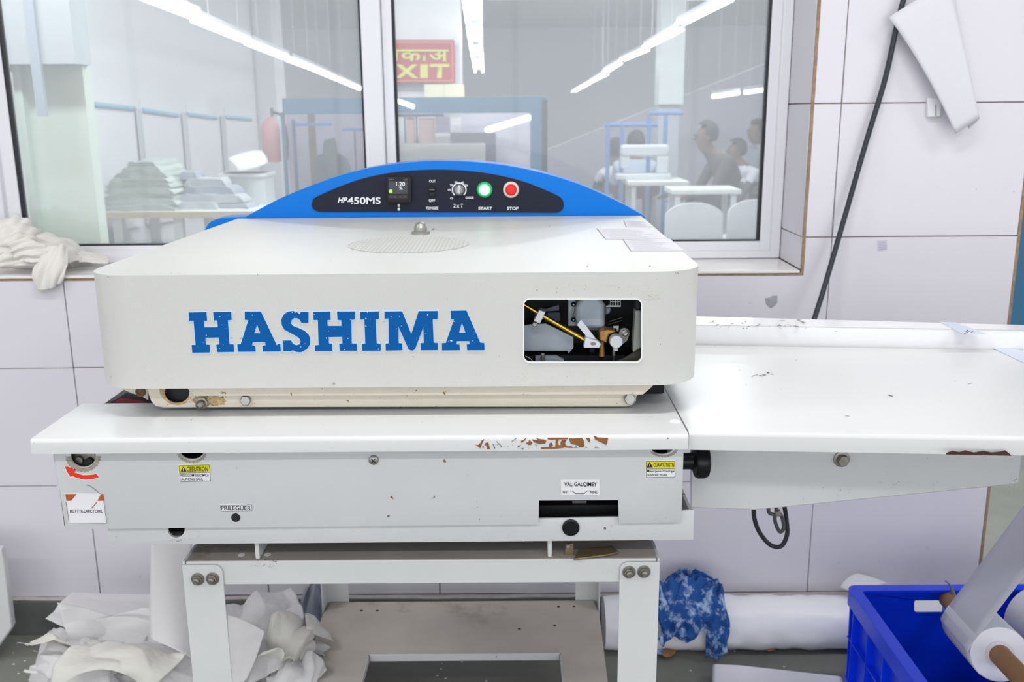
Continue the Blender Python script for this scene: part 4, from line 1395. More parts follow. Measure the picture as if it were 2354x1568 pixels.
specks('rust_dust', mat('rust_dust', rgb(150, 138, 118), .8), STAND, on_y(YS + .0005), [(570, 1295, 640, 1304, 40, 1.3), (1255, 1272, 1300, 1290, 30, 1.3), (1380, 1310, 1425, 1325, 14, 1.2)], 22)
# brackets joining press and stand
def ang_bracket(x, y0, y1, sgn):
    a, b, w_ = P(x, y0, Y=YS + .006), P(x, y1, Y=YS + .006), .006
    bm = bmesh.new()
    box(bm, a.x - w_ / 2, a.x + w_ / 2, YS + .006, YS + .075, ZST + .0005, zb0 - .001)
    box(bm, min(a.x, a.x + sgn * .034), max(a.x, a.x + sgn * .034), YS + .006, YS + .075, zb0 - .004, zb0 - .0005)
    return finish('angle_bracket', bm, M_STAND, STAND, bevel=.001)
ang_bracket(590, 1255, 1290, 1)
ang_bracket(1264, 1250, 1282, -1)
BR = mat('oiled_brown_steel', rgb(150, 132, 100), .35, .6, var=.3, vscale=60)
flat('brown_latch_plate', BR, STAND, [(1318, 1285), (1330, 1262), (1408, 1254), (1423, 1268), (1400, 1274)], ZST + .0045, .003, .001)
plate('latch_upright', BR, STAND, [(1300, 1250), (1318, 1250), (1320, 1286), (1298, 1278)], YS + .012, .004, .001)
hexbolt('latch_rivet', M_STEEL, STAND, P(1306, 1255, Y=YS + .011), (0, -1, 0), .003, .003, False)

# ================================================================== OUTFEED TABLE (right)
OUT = thing('outfeed_table', 'long white enamelled outfeed table to the right of the press', 'table', (0.7, 1.3, 0))
tf0, tf1 = P(1586, 993, Z=ZS), P(2470, 1006.5, Z=ZS)
tb0, tb1 = P(1480, 786.5, Z=ZS), P(2470, 805, Z=ZS)
xl = LX1 + .0025
fr0 = tf0.lerp(tf1, 0)
TX1 = 1.75
tf1 = tf0 + (tf1 - tf0) * ((TX1 - tf0.x) / (tf1.x - tf0.x))
tb1 = tb0 + (tb1 - tb0) * ((TX1 - tb0.x) / (tb1.x - tb0.x))
bm = bmesh.new()
zl0 = P(1600, 1034, Y=tf0.y).z
zl1 = zl0 - .001
sweep(bm, [[(xl, y, z) for y, z in lip_profile(tf0.y, tb0.lerp(tb1, .1).y, ZS, zl0, .006)],
           [(TX1, y, z) for y, z in lip_profile(tf1.y, tb1.y, ZS, zl1, .006)]])
finish('table_top', bm, M_TABLE, OUT, ang=50)
zr = P(2000, 764.5, Y=(tb0.y + tb1.y) / 2).z
r0, r1 = P(1480, 722, Z=zr), P(2470, 749, Z=zr)
r1 = r0 + (r1 - r0) * ((TX1 - r0.x) / (r1.x - r0.x))
bm = bmesh.new()
prism(bm, [[(xl - .02, tb0.y), (tf1.x, tb1.y), (tf1.x, r1.y), (xl - .02, r0.y)]], lambda a, b: (a, b, zr), (0, 0, -(zr - ZS) - .004))
finish('rear_ledge', bm, mat('ledge_glossy_white', rgb(238, 238, 241), .18), OUT, bevel=.002)
flat('joint_strip', mat('joint_grey', rgb(206, 214, 230), .4), OUT, [(2160, 740), (2196, 741), (2270, 768), (2216, 768)], zr + .0008, .0006, smooth=False)
flat('joint_strip', mat('joint_grey', rgb(206, 214, 230), .4), OUT, [(2284, 801), (2340, 803), (2460, 850), (2460, 880), (2354, 834)], ZS + .0008, .0006, smooth=False)
specks('paint_loss', M_CHIP, OUT, on_z(zr), [(1640, 742, 1850, 756, 34, 3.2), (2210, 757, 2240, 766, 5, 4.5), (1900, 760, 1930, 763, 2, 3)], 31, (1.6, 4.0))
specks('paint_loss', M_SCUFF, OUT, on_z(zr), [(1620, 736, 1860, 757, 34, 3.6)], 32, (1.6, 4.0))
specks('paint_loss', M_CHIP, OUT, on_z(ZS), [(1730, 856, 1776, 866, 12, 3.2), (1703, 886, 1724, 889, 3, 3.2), (2222, 882, 2240, 888, 3, 4.2), (2036, 907, 2050, 910, 2, 3.6), (1824, 822, 1834, 831, 2, 3), (1936, 955, 1950, 958, 1, 3.2), (1700, 852, 1730, 856, 3, 2), (1636, 794, 1646, 796, 1, 3)], 33, (1.6, 4.0))
specks('faint_scratch', M_SCUFF, OUT, on_z(ZS), [(1700, 820, 2340, 985, 26, 1.3)], 34, (1.6, 4.0))
specks('chip', M_CHIP, OUT, on_y(tf0.y + .0002, .0012), [(1700, 1005, 2100, 1020, 4, 1.2)], 35)
# rust bitten edge
plate('rusted_edge', M_DARKRUST, OUT, [(2176, 1042.5), (2190, 1037), (2206, 1040), (2220, 1036), (2240, 1041), (2262, 1037), (2280, 1041), (2300, 1039), (2312, 1036), (2322, 1044), (2326, 1048), (2176, 1045)], P(2250, 1042, Z=ZS - .02).y - .003, .0015, smooth=False)
# tapered side bracket
YK = tf0.y + .10
brk = plate('side_bracket', M_APRON, OUT, [(1588, 1022), (2352, 1040), (2350, 1052), (2344, 1108), (2336, 1114), (1790, 1168), (1735, 1173), (1588, 1168)], YK, .004, .002)
brk['label'] = 'tapered white bracket under the table'
obox('bracket_return', M_APRON, OUT, P(1600, 1080, Y=YK).x, P(2340, 1080, Y=YK).x, YK + .004, YK + .07, ZS - .034, ZS - .030)
obox('rear_bracket', M_APRON, OUT, P(1600, 1080, Y=YK).x, P(2330, 1080, Y=YK).x, 1.70, 1.704, ZS - .09, ZS - .004)
obox('cross_member', M_APRON, OUT, P(2230, 1080, Y=YK).x, P(2240, 1080, Y=YK).x + .03, YK + .07, 1.70, ZS - .05, ZS - .02)
hexbolt('bracket_bolt', M_DSTEEL, OUT, P(1934, 1055, Y=YK), (0, -1, .05), .0085, .012)
specks('chip', M_CHIP, OUT, on_y(YK), [(1880, 1115, 1960, 1155, 14, 1.6), (2000, 1105, 2340, 1122, 24, 1.3), (1600, 1060, 1900, 1160, 12, 1.2), (2310, 1090, 2342, 1112, 14, 1.6)], 36)
# a leg far right, out at the end of the table, and the strut into the press
obox('leg', M_STAND, OUT, tf1.x - .06, tf1.x - .015, 1.62, 1.66, 0, ZS - .004, bevel=.002)
obox('leg', M_STAND, OUT, tf1.x - .06, tf1.x - .015, tf1.y + .07, tf1.y + .11, 0, ZS - .004, bevel=.002)

# ================================================================== CABLES AND WALL THINGS
cab = [P(2095, -60, Y=WALL_Y - .02), P(2066, 40, Y=WALL_Y - .018), P(2035, 180, Y=WALL_Y - .016), P(1990, 330, Y=WALL_Y - .02), P(1940, 505, Y=WALL_Y - .03), P(1895, 660, Y=WALL_Y - .07), P(1868, 745, Y=WALL_Y - .12), P(1850, 800, Y=WALL_Y - .18), P(1835, 830, Y=2.0)]
cab.append(Vector((cab[-1].x - .02, 1.95, .78)))
tag(otube('power_cable', M_CABLE, None, cab, .0062, 12, sm=8), 'thick black cable running down the tiled wall behind the table', 'cable')
YW = 1.78
lp = [(1735, 1150), (1733, 1185), (1745, 1222), (1770, 1252), (1795, 1256), (1809, 1230), (1808, 1195), (1802, 1160), (1790, 1120)]
tag(otube('hanging_cable', M_CABLE, None, [P(x, y, Y=YW) for x, y in lp], .0045, 12, sm=8), 'black cable loop hanging under the outfeed table', 'cable')
lp = [(1765, 1150), (1768, 1178), (1780, 1184), (1782, 1200), (1792, 1222), (1801, 1215), (1798, 1190), (1785, 1170), (1778, 1150)]
ct_ = tag(otube('coiled_cord', mat('grey_cord', rgb(84, 84, 88), .5), None, [P(x, y, Y=YW - .02) for x, y in lp], .0038, 10, sm=8), 'thin grey cord tied in a small loop beside the black cable', 'cord')
otube('cord_tie', mat('cord_tie', rgb(150, 142, 138), .6), ct_, [P(1787, 1173, Y=YW - .022), P(1789, 1185, Y=YW - .022)], .006, 10)
# hanging white sheet with folded edge
tp = [(2045, 42), (2150, -10), (2190, -30), (2160, -60)]
sheet = thing('hanging_paper', 'white paper sheet folded and taped to the tiled wall', 'paper', P(2150, 250, Y=WALL_Y))
def wp(x, y, off):
    return P(x, y, Y=WALL_Y - off)
patch('paper_sheet', M_PAPER, sheet, [[wp(2043, 40, .03), wp(2110, -5, .034), wp(2180, -40, .036)], [wp(2110, 130, .04), wp(2165, 110, .048), wp(2215, 80, .046)],
                                 [wp(2160, 225, .045), wp(2195, 210, .052), wp(2235, 195, .05)], [wp(2197, 308, .04), wp(2222, 290, .046), wp(2252, 272, .044)]], 16, 12)
patch('folded_back', M_PAPER, sheet, [[wp(2180, -40, .036), wp(2190, -40, .016), wp(2190, -40, .008)], [wp(2222, 120, .045), wp(2222, 128, .02), wp(2216, 135, .010)], [wp(2252, 272, .043), wp(2242, 284, .018), wp(2226, 296, .012)]], 14, 6)
clipb = thing('wall_clip', 'small white plastic clip on the wall under the hanging paper', 'clip', P(2147, 250, Y=WALL_Y))
plate('clip_body', M_UPVC, clipb, [(2133, 225), (2166, 225), (2163, 268), (2133, 270)], WALL_Y - .012, .0115, .002)
plate('clip_slot', M_SCUFF, clipb, [(2150, 240), (2153, 240), (2153, 266), (2150, 266)], WALL_Y - .013, .001)
def wall_sticker(name, lbl, loop, m, kids=()):
    o = tag(plate(name, m, None, loop, WALL_Y - .0008, .0007, smooth=False), lbl, 'sticker')
    return o
st = wall_sticker('wall_sticker', 'tiny faded lilac printed sticker on the wall tile', [(2017, 553), (2039, 552), (2040, 575), (2018, 577)], mat('faded_sticker', rgb(204, 200, 218), .6))
bm = bmesh.new()
strokes(bm, [[(2020, y), (2037, y - .6)] for y in (557, 561, 565, 569, 573)], WALL_Y, .0012, .0012)
o = finish('faint_print', bm, mat('lilac_ink', rgb(168, 162, 190), .6), st, smooth=False)
wall_sticker('torn_tape', 'torn grey scrap of tape stuck on the wall above the table', [(1758, 686), (1768, 684), (1776, 680), (1787, 680), (1787, 696), (1780, 704), (1772, 709), (1762, 700)], mat('tape_grey', rgb(176, 176, 188), .5, var=.3, vscale=90))
specks('wall_speck', M_SCUFF, wall_back, on_y(WALL_Y), [(1960, 525, 1985, 535, 3, 2), (2240, 340, 2345, 450, 4, 2), (2310, 440, 2330, 455, 3, 3), (1720, 690, 1730, 700, 1, 2.4), (1880, 1230, 2250, 1300, 8, 2.2), (70, 1200, 330, 1340, 4, 2), (20, 900, 240, 1100, 3, 1.5)], 41)

# ================================================================== CLOTH ON THE SILL
def crumple(name, m, parent, outline, base, height, seed, n=70, ridge=1.0, freq=16.0, oh=None):
    """heap of soft cloth: closed dome over an outline with branching folds"""
    cx = sum(p[0] for p in outline) / len(outline)
    cy = sum(p[1] for p in outline) / len(outline)
    bm = bmesh.new()
    N = 110
    rings = []
    per = spline2(list(outline) + [outline[0]], 8)[:-1]
    M_ = len(per)
    for i in range(n + 1):
        t = i / n
        ring = []
        for k in range(N):
            q = k / N * M_
            a, b = per[int(q) % M_], per[(int(q) + 1) % M_]
            f = q - int(q)
            ex, ey = a[0] + (b[0] - a[0]) * f, a[1] + (b[1] - a[1]) * f
            x, y = cx + (ex - cx) * t, cy + (ey - cy) * t
            w = Vector((x * freq + seed, y * freq, seed * .7))
            warp = Vector((noise.noise(w * .6), noise.noise(w * .6 + Vector((5, 5, 5))), 0)) * 1.2
            w2 = w + warp
            fold = 1 - abs(noise.noise(w2)) * 2.2
            fold2 = 1 - abs(noise.noise(w2 * 2.1 + Vector((3, 1, 2)))) * 2.2
            prof = (1 - t ** 2.6) ** .55 if t < 1 else 0
            hh = height(x, y) if callable(height) else height
            z = base + hh * prof * (0.62 + ridge * (.26 * fold + .13 * fold2))
            ring.append((x + .012 * noise.noise(w2 * 1.3), y + .012 * noise.noise(w2 * 1.3 + Vector((7, 0, 0))), max(z, base + .001)))
        rings.append(ring)
    vs = [[bm.verts.new(p) for p in (r if i else r)] for i, r in enumerate(rings)]
    for i in range(1, n):
        for k in range(N):
            bm.faces.new((vs[i][k], vs[i][(k + 1) % N], vs[i + 1][(k + 1) % N], vs[i + 1][k]))
    c = bm.verts.new((cx, cy, sum(v[2] for v in rings[1]) / N))
    for k in range(N):
        bm.faces.new((c, vs[1][k], vs[1][(k + 1) % N]))
    for v in vs[0]:
        bm.verts.remove(v)
    return finish(name, bm, m, parent, ang=80)

CL = thing('muslin_cloth', 'crumpled white muslin cloth heaped on the window sill', 'cloth', P(90, 600, Z=SILL_Z))
oz = [P(x, y, Z=SILL_Z) for x, y in ((-90, 612), (60, 618), (140, 619), (215, 608), (225, 600), (190, 594), (100, 592), (-90, 590))]
crumple('cloth_heap', M_MUSLIN, CL, [(p.x, max(min(p.y, FRAME_Y - .02), WALL_Y + .004)) for p in oz], SILL_Z,
        lambda x, y: .03 + .075 * max(0, min(1, (P(215, 600, Z=SILL_Z).x - x) / .17)) ** .8, 3.3, freq=24, ridge=1.1)
def muslin(rows_, fd, seed, cr=.004, n=34):
    return patch('cloth_fold', M_MUSLIN, CL, [[P(x, y, Y=Y_) for x, y, Y_ in r_] for r_ in rows_], n, n, cr, seed, .0022, 22, fd, 80)
S_ = True
muslin([[(-40, 520, 2.36), (20, 488, 2.37), (70, 498, 2.38), (90, 540, 2.40)], [(-40, 545, 2.31), (20, 520, 2.31), (80, 525, 2.33), (100, 560, 2.36)], [(-40, 575, 2.30), (10, 560, 2.29), (70, 560, 2.31), (95, 575, 2.34)]], [(3, .016, .5, .2, S_), (5, .008, 1.3, .6, S_)], 1)
muslin([[(-40, 570, 2.30), (30, 545, 2.31), (80, 548, 2.33), (130, 575, 2.36)], [(-40, 590, 2.278), (30, 570, 2.28), (90, 575, 2.29), (140, 590, 2.33)], [(-40, 612, 2.277), (30, 615, 2.276), (90, 612, 2.278), (130, 610, 2.30)]], [(3.5, .016, 1.1, .1, S_), (6, .007, .4, .3, S_)], 2)
muslin([[(75, 545, 2.38), (120, 530, 2.39), (160, 545, 2.40), (195, 580, 2.41)], [(80, 570, 2.33), (125, 560, 2.33), (165, 570, 2.35), (200, 592, 2.38)], [(85, 600, 2.30), (130, 598, 2.29), (170, 600, 2.30), (195, 603, 2.34)]], [(3, .014, .9, .4, S_), (5, .007, .2, .1, S_)], 3)
muslin([[(20, 560, 2.29), (60, 545, 2.29), (100, 560, 2.30)], [(25, 585, 2.275), (70, 575, 2.27), (115, 585, 2.28)], [(40, 600, 2.276), (75, 605, 2.272), (110, 600, 2.28)]], [(3, .014, .3, .7, S_)], 4)
muslin([[(105, 572, 2.31), (128, 556, 2.29), (155, 570, 2.31)], [(72, 612, 2.262), (125, 598, 2.250), (160, 606, 2.262)], [(64, 640, 2.258), (108, 652, 2.240), (150, 625, 2.259)], [(84, 664, 2.260), (112, 676, 2.245), (144, 645, 2.261)]], [(2.4, .012, 1.45, .3, S_), (4, .005, 1.2, .3, S_)], 5, .002)
muslin([[(150, 572, 2.41), (185, 570, 2.37), (180, 600, 2.32)], [(205, 578, 2.41), (215, 590, 2.37), (212, 605, 2.31)], [(245, 590, 2.41), (254, 597, 2.38), (248, 604, 2.33)]], [(3, .008, 1.4, .3, S_)], 6, .002)

# ================================================================== INTERLINING HEAP (floor left)
HEAP_GROUP = 'cut interlining sheets heaped on the floor'
def fl(x, y, Y):
    return P(x, y, Y=Y)
bmh = [P(x, y, Z=.0) for x, y in ((70, 1568), (100, 1480), (170, 1440), (350, 1455), (560, 1450), (720, 1480), (770, 1560), (600, 1700), (300, 1720), (120, 1660))]
tag(crumple('interlining_heap', M_CLOTH, None, [(p.x, min(p.y, 2.2)) for p in bmh], .001, .11, 8.2, freq=9, ridge=1.25), 'heap of creamy white interlining on the floor under the press', 'cloth')
sheets = [
 ('interlining_sheet', 'flat white sheet with a pointed corner lying on top of the heap by the skirting', M_CLOTH,
  [[fl(104, 1424, 1.98), fl(135, 1390, 2.06), fl(168, 1360, 2.12)], [fl(165, 1450, 1.9), fl(200, 1400, 1.98), fl(240, 1366, 2.10)],
   [fl(230, 1475, 1.86), fl(270, 1420, 1.95), fl(300, 1366, 2.08)], [fl(330, 1480, 1.84), fl(360, 1420, 1.94), fl(420, 1366, 2.06)]], .006, 1),
 ('interlining_sheet', 'curled white sheet edge at the far left of the heap', M_CLOTH,
  [[fl(55, 1545, 1.84), fl(60, 1530, 1.86), fl(95, 1520, 1.88)], [fl(90, 1545, 1.82), fl(105, 1490, 1.84), fl(110, 1462, 1.9)],
   [fl(150, 1570, 1.78), fl(180, 1470, 1.82), fl(165, 1458, 1.9)], [fl(260, 1600, 1.75), fl(260, 1480, 1.80), fl(230, 1470, 1.88)]], .006, 2),
 ('interlining_sheet', 'arched cream sheet in front with a yellowish hollow below', M_CREAM,
  [[fl(110, 1600, 1.74), fl(120, 1540, 1.74), fl(170, 1480, 1.80)], [fl(180, 1540, 1.70), fl(230, 1490, 1.70), fl(260, 1475, 1.80)],
   [fl(260, 1500, 1.70), fl(320, 1500, 1.70), fl(360, 1490, 1.78)], [fl(340, 1600, 1.70), fl(380, 1560, 1.70), fl(430, 1500, 1.76)]], .01, 3),
 ('interlining_sheet', 'white sheet bulging between the stand leg and the hanging strip', M_CLOTH,
  [[fl(250, 1490, 1.80), fl(300, 1500, 1.76), fl(330, 1570, 1.72)], [fl(330, 1470, 1.80), fl(360, 1500, 1.74), fl(380, 1580, 1.70)],
   [fl(400, 1480, 1.82), fl(430, 1500, 1.76), fl(440, 1600, 1.72)], [fl(470, 1500, 1.84), fl(490, 1540, 1.80), fl(480, 1620, 1.76)]], .008, 4),
 ('interlining_sheet', 'tall pleated white sheet rising behind the front stand leg', M_CLOTH,
  [[fl(515, 1400, 1.95), fl(560, 1365, 2.02), fl(670, 1350, 2.06)], [fl(520, 1450, 1.86), fl(580, 1420, 1.88), fl(700, 1380, 1.98)],
   [fl(525, 1520, 1.82), fl(600, 1480, 1.78), fl(705, 1440, 1.90)], [fl(530, 1600, 1.78), fl(600, 1560, 1.74), fl(690, 1520, 1.86)]], .012, 5),
 ('interlining_sheet', 'cream fold lying over the right side of the heap', M_CREAM,
  [[fl(600, 1420, 1.92), fl(660, 1400, 1.92), fl(720, 1440, 1.94)], [fl(610, 1470, 1.84), fl(680, 1420, 1.82), fl(730, 1460, 1.88)],
   [fl(620, 1520, 1.82), fl(680, 1480, 1.80), fl(725, 1480, 1.86)], [fl(650, 1560, 1.82), fl(690, 1540, 1.80), fl(715, 1500, 1.86)]], .008, 6),
 ('interlining_sheet', 'crisp white triangle of sheet leaning on the front of the heap', M_CLOTH,
  [[fl(524, 1415, 1.86), fl(560, 1420, 1.84), fl(608, 1452, 1.82)], [fl(526, 1470, 1.82), fl(560, 1480, 1.79), fl(596, 1500, 1.79)], [fl(530, 1590, 1.76), fl(550, 1580, 1.75), fl(568, 1560, 1.76)]], .003, 7),
 ('interlining_sheet', 'small loose white corner poking out at the right of the heap', M_CLOTH,
  [[fl(715, 1470, 1.90), fl(740, 1478, 1.91), fl(764, 1490, 1.92)], [fl(715, 1500, 1.88), fl(742, 1505, 1.89), fl(770, 1512, 1.90)], [fl(730, 1500, 1.88), fl(750, 1515, 1.88), fl(774, 1526, 1.89)]], .002, 8),
 ('interlining_sheet', 'rolled cream edge curling over the right end of the heap', M_CREAM,
  [[fl(700, 1412, 1.96), fl(725, 1408, 1.97), fl(740, 1440, 1.97)], [fl(705, 1430, 1.90), fl(735, 1440, 1.90), fl(768, 1465, 1.92)], [fl(705, 1450, 1.88), fl(735, 1462, 1.88), fl(766, 1474, 1.90)]], .003, 9),
 ('interlining_sheet', 'white sheet bulging low at the right front of the heap', M_CLOTH,
  [[fl(610, 1560, 1.80), fl(650, 1530, 1.80), fl(700, 1500, 1.84)], [fl(620, 1600, 1.76), fl(670, 1540, 1.74), fl(745, 1500, 1.82)], [fl(600, 1700, 1.74), fl(690, 1620, 1.74), fl(752, 1540, 1.80)]], .006, 10),
]
for nm, lb_, m_, ctl, cr_, sd in sheets:
    rg = random.Random(sd)
    fd = [(rg.uniform(1.2, 2.2), rg.uniform(.018, .034), rg.uniform(.1, 1.5), rg.random(), False), (rg.uniform(2, 3.4), rg.uniform(.006, .012), rg.uniform(.1, 1.5), rg.random(), False)]
    if sd in (1, 7, 8, 9):
        fd = [(c, a_ * .25, an, ph, sf) for c, a_, an, ph, sf in fd]
    tag(patch(nm, m_, None, ctl, 56, 56, cr_ * .5, sd, .0006, 16, fd, 35), lb_, 'cloth', HEAP_GROUP)
rg = random.Random(77)
SHN = ['first', 'second', 'third', 'fourth', 'fifth', 'sixth', 'seventh', 'eighth', 'ninth', 'tenth', 'eleventh', 'twelfth']
for k in range(12):
    px_ = 150 + k * 52 + rg.uniform(-15, 15)
    py_ = rg.uniform(1440, 1560)
    c_ = P(px_, py_, Y=rg.uniform(1.80, 2.02))
    if c_.z < .04:
        c_.z = .04
    L_, W_ = rg.uniform(.13, .22), rg.uniform(.08, .14)
    a0, tl, tw = rg.uniform(0, 6.28), rg.uniform(-.2, .9), rg.uniform(-.5, .5)
    ux = Vector((math.cos(a0), math.sin(a0) * .6, tw)).normalized()
    uy = Vector((-math.sin(a0) * .6, math.cos(a0) * .6, tl)).normalized()
    ctl = [[c_ + ux * (i - 1) * L_ * .5 + uy * (j - 1) * W_ * .5 + Vector((0, 0, .05 if (i, j) == (1, 1) else -.015 * rg.random())) for j in range(3)] for i in range(3)]
    for r_ in ctl:
        for q in r_:
            q.z = max(q.z, .012)
            q.y = max(min(q.y, 2.2), 1.66)
            q.x = max(min(q.x, -.47), -1.06)
    fd = [(rg.uniform(1.2, 2.6), rg.uniform(.015, .03), rg.uniform(0, 1.6), rg.random(), False)]
    tag(patch('interlining_sheet', M_CREAM if k % 5 == 0 else M_CLOTH, None, ctl, 44, 44, .004, 30 + k, .0006, 16, fd, 35), '%s of the tangled interlining sheets in the heap counted from the left' % SHN[k], 'cloth', HEAP_GROUP)
tag(patch('hanging_strip', M_CLOTH, None,
      [[P(346, 1215, Y=1.80), P(385, 1215, Y=1.82), P(440, 1215, Y=1.84)], [P(350, 1280, Y=1.80), P(385, 1290, Y=1.79), P(440, 1290, Y=1.84)],
       [P(343, 1370, Y=1.80), P(400, 1400, Y=1.78), P(450, 1400, Y=1.84)], [P(342, 1440, Y=1.80), P(400, 1450, Y=1.77), P(470, 1470, Y=1.84)],
       [P(346, 1470, Y=1.78), P(430, 1500, Y=1.72), P(480, 1540, Y=1.80)]], 30, 14, .002, 3), 'white interlining strip hanging from the press down to the heap', 'cloth')
# dim bag behind the heap
tag(crumple('plastic_bag', mat('grey_bag', rgb(150, 156, 172), .3, var=.3, vscale=30, bump=.3), None,
            [(p.x, p.y) for p in [P(690, 1480, Z=0), P(700, 1440, Z=0), P(755, 1440, Z=0), P(765, 1470, Z=0)]], .001, .15, 4.4, n=30, freq=22), 'grey plastic bag against the skirting behind the stand', 'bag')
# white cabinet edge at far left
cabi = thing('white_panel', 'white board standing on the floor at the left edge', 'board', P(0, 1480, Z=0))
plate('panel_face', M_STAND, cabi, [(-160, 1255), (2, 1262), (10, 1300), (27, 1440), (20, 1455), (-160, 1700)], 2.12, .02, .003)

# ================================================================== FABRIC ROLL (floor right)
ROLL = thing('fabric_roll', 'long fabric roll in milky wrapping lying along the wall', 'roll', (0.55, 2.17, 0))
rx0, rx1 = .22, 1.0
bm = bmesh.new()
NS, NR = 60, 28
rings = []
for i in range(NS + 1):
    t = i / NS
    x = rx0 + (rx1 - rx0) * t
    r = .066 + .004 * noise.noise(Vector((x * 9, 1, 0)))
    if t > .97:
        r *= 1 - (t - .97) * 8
    ring = []
    for k in range(NR):
        a = 2 * math.pi * k / NR
        w = Vector((x * 14, math.cos(a) * 2.2, math.sin(a) * 2.2))
        rr = r + .007 * (abs(noise.noise(w)) - .25) + .003 * noise.noise(w * 2.5)
        yy = 2.185 + rr * math.cos(a)
        ring.append(bm.verts.new((x, min(yy, WALL_Y - .013), max(.0015, .066 + rr * math.sin(a)))))
    rings.append(ring)
for A, B in zip(rings, rings[1:]):
    for k in range(NR):
        bm.faces.new((A[k], A[(k + 1) % NR], B[(k + 1) % NR], B[k]))
bm.faces.new(rings[0])
bm.faces.new(rings[-1])
finish('wrapped_roll', bm, M_WRAP, ROLL, ang=80)
patch('wrap_flap', M_PAPER, ROLL, [[P(1930, 1350, Y=2.2), P(1950, 1318, Y=2.23), P(1975, 1318, Y=2.245)], [P(1960, 1360, Y=2.16), P(1985, 1330, Y=2.21), P(2005, 1325, Y=2.24)], [P(1985, 1375, Y=2.15), P(2010, 1345, Y=2.2), P(2042, 1340, Y=2.24)]], 12, 10, .002, 4)
patch('wrap_flap', M_PAPER, ROLL, [[P(2070, 1372, Y=2.16), P(2130, 1366, Y=2.17), P(2215, 1370, Y=2.16)], [P(2070, 1400, Y=2.09), P(2130, 1396, Y=2.10), P(2215, 1400, Y=2.09)], [P(2070, 1440, Y=2.06), P(2130, 1440, Y=2.06), P(2215, 1440, Y=2.06)]], 12, 12, .003, 6)
BAT = thing('printed_cloth', 'blue and white printed cotton cloth draped over the fabric roll', 'cloth', P(1590, 1420, Y=2.12))
# draped cloth follows the roll
bm = bmesh.new()
gx0, gx1 = P(1512, 1400, Y=2.12).x, P(1668, 1400, Y=2.12).x
gr = []
for i in range(41):
    u = i / 40
    row = []
    for j in range(41):
        v = j / 40
        a = R(140 - 185 * v)          # from behind the roll, over it, down the front
        x = gx0 + (gx1 - gx0) * (u + .10 * noise.noise(Vector((v * 4, 3, u))))
        rr = .075 + .022 * (1 - abs(noise.noise(Vector((u * 5, v * 3.4, 2)))) * 2) + .014 * noise.noise(Vector((u * 11, v * 8, 5))) + .03 * math.exp(-((v - .35) / .22) ** 2)
        lim = 1.0 if u > .72 else (.78 - .5 * (u - .3) ** 2 + .06 * math.sin(u * 17))
        a = R(130 - 165 * v * lim)
        y, z = 2.185 - rr * math.cos(R(180) - a) * -1 if False else 2.185 + rr * math.cos(a + math.pi / 2 - R(90)) * 0, 0
        ang = R(60) + (R(215) - R(60)) * v * lim
        y = 2.18 + rr * math.cos(ang)
        z = .068 + rr * math.sin(ang)
        row.append(bm.verts.new((x, min(y, WALL_Y - .015), max(z, .004))))
    gr.append(row)
for i in range(40):
    for j in range(40):
        bm.faces.new((gr[i][j], gr[i + 1][j], gr[i + 1][j + 1], gr[i][j + 1]))
cl_ = finish('draped_cloth', bm, M_BATIK, BAT, ang=80)
sm_ = cl_.modifiers.new('cloth_thickness', 'SOLIDIFY')
sm_.thickness = .002
sm_.offset = 1
bt = [P(x, y, Y=2.16) for x, y in ((1535, 1310), (1570, 1296), (1620, 1290), (1660, 1330), (1665, 1370), (1600, 1350))]
crumple('bunched_cloth', M_BATIK, BAT, [(gx0 + .015, 2.13), (gx0 + .06, 2.105), (gx1 - .01, 2.11), (gx1 + .004, 2.18), (gx1 - .03, 2.24), (gx0 + .03, 2.24)], .115, .082, 2.2, n=40, freq=26, ridge=1.5)
# floor litter
def scrap(name, lbl, cat, m, pts, Y0, crk, seed):
    return tag(patch(name, m, None, [[P(x, y, Z=.006 + .02 * ((i + j) % 2)) for j, (x, y) in enumerate(r_)] for i, r_ in enumerate(pts)], 10, 10, crk, seed, .0015, 30), lbl, cat)
scrap('paper_scrap', 'crumpled brown paper scrap on the floor by the stand leg', 'scrap', M_CARD, [[(1520, 1495), (1535, 1490), (1545, 1480)], [(1518, 1508), (1535, 1500), (1555, 1492)], [(1530, 1512), (1545, 1506), (1553, 1500)]], 0, .006, 1)
scrap('fabric_scrap', 'small blue fabric scrap under the brown paper', 'scrap', M_BATIK, [[(1510, 1488), (1520, 1484), (1528, 1485)], [(1508, 1500), (1520, 1496), (1532, 1496)], [(1512, 1506), (1524, 1506), (1534, 1502)]], 0, .004, 2)
scrap('wood_sliver', 'thin wooden sliver on the floor in front of the fabric roll', 'scrap', M_CARD, [[(1742, 1487), (1765, 1486), (1782, 1490)], [(1742, 1490), (1765, 1490), (1783, 1494)], [(1752, 1494), (1768, 1496), (1783, 1497)]], 0, .001, 3)
pk = [P(x, y, Z=.045) for x, y in ((1638, 1524), (1700, 1527), (1935, 1553), (1935, 1640), (1640, 1640))]
tag(flat('paper_packet', M_WRAP, None, [(1638, 1524), (1700, 1527), (1935, 1553), (1960, 1640), (1640, 1640)], .045, .044, .006), 'flat white paper packet on the floor beside the blue crate', 'packet')
lit = bmesh.new()
rn = random.Random(5)
for _ in range(40):
    q = P(rn.choice([rn.uniform(860, 1280), rn.uniform(30, 110), rn.uniform(1420, 1900)]), rn.uniform(1470, 1566), Z=.001)
    s = rn.uniform(.0015, .004)
    lit.faces.new([lit.verts.new((q.x + s * math.cos(a) * rn.uniform(.6, 1.4), q.y + s * math.sin(a), .0012)) for a in (0, 1.3, 2.6, 3.9, 5.2)])
tag(finish('lint_bits', lit, M_STICKER, None, smooth=False, recalc=False), 'white lint specks scattered on the dark floor', 'lint', kind='stuff')

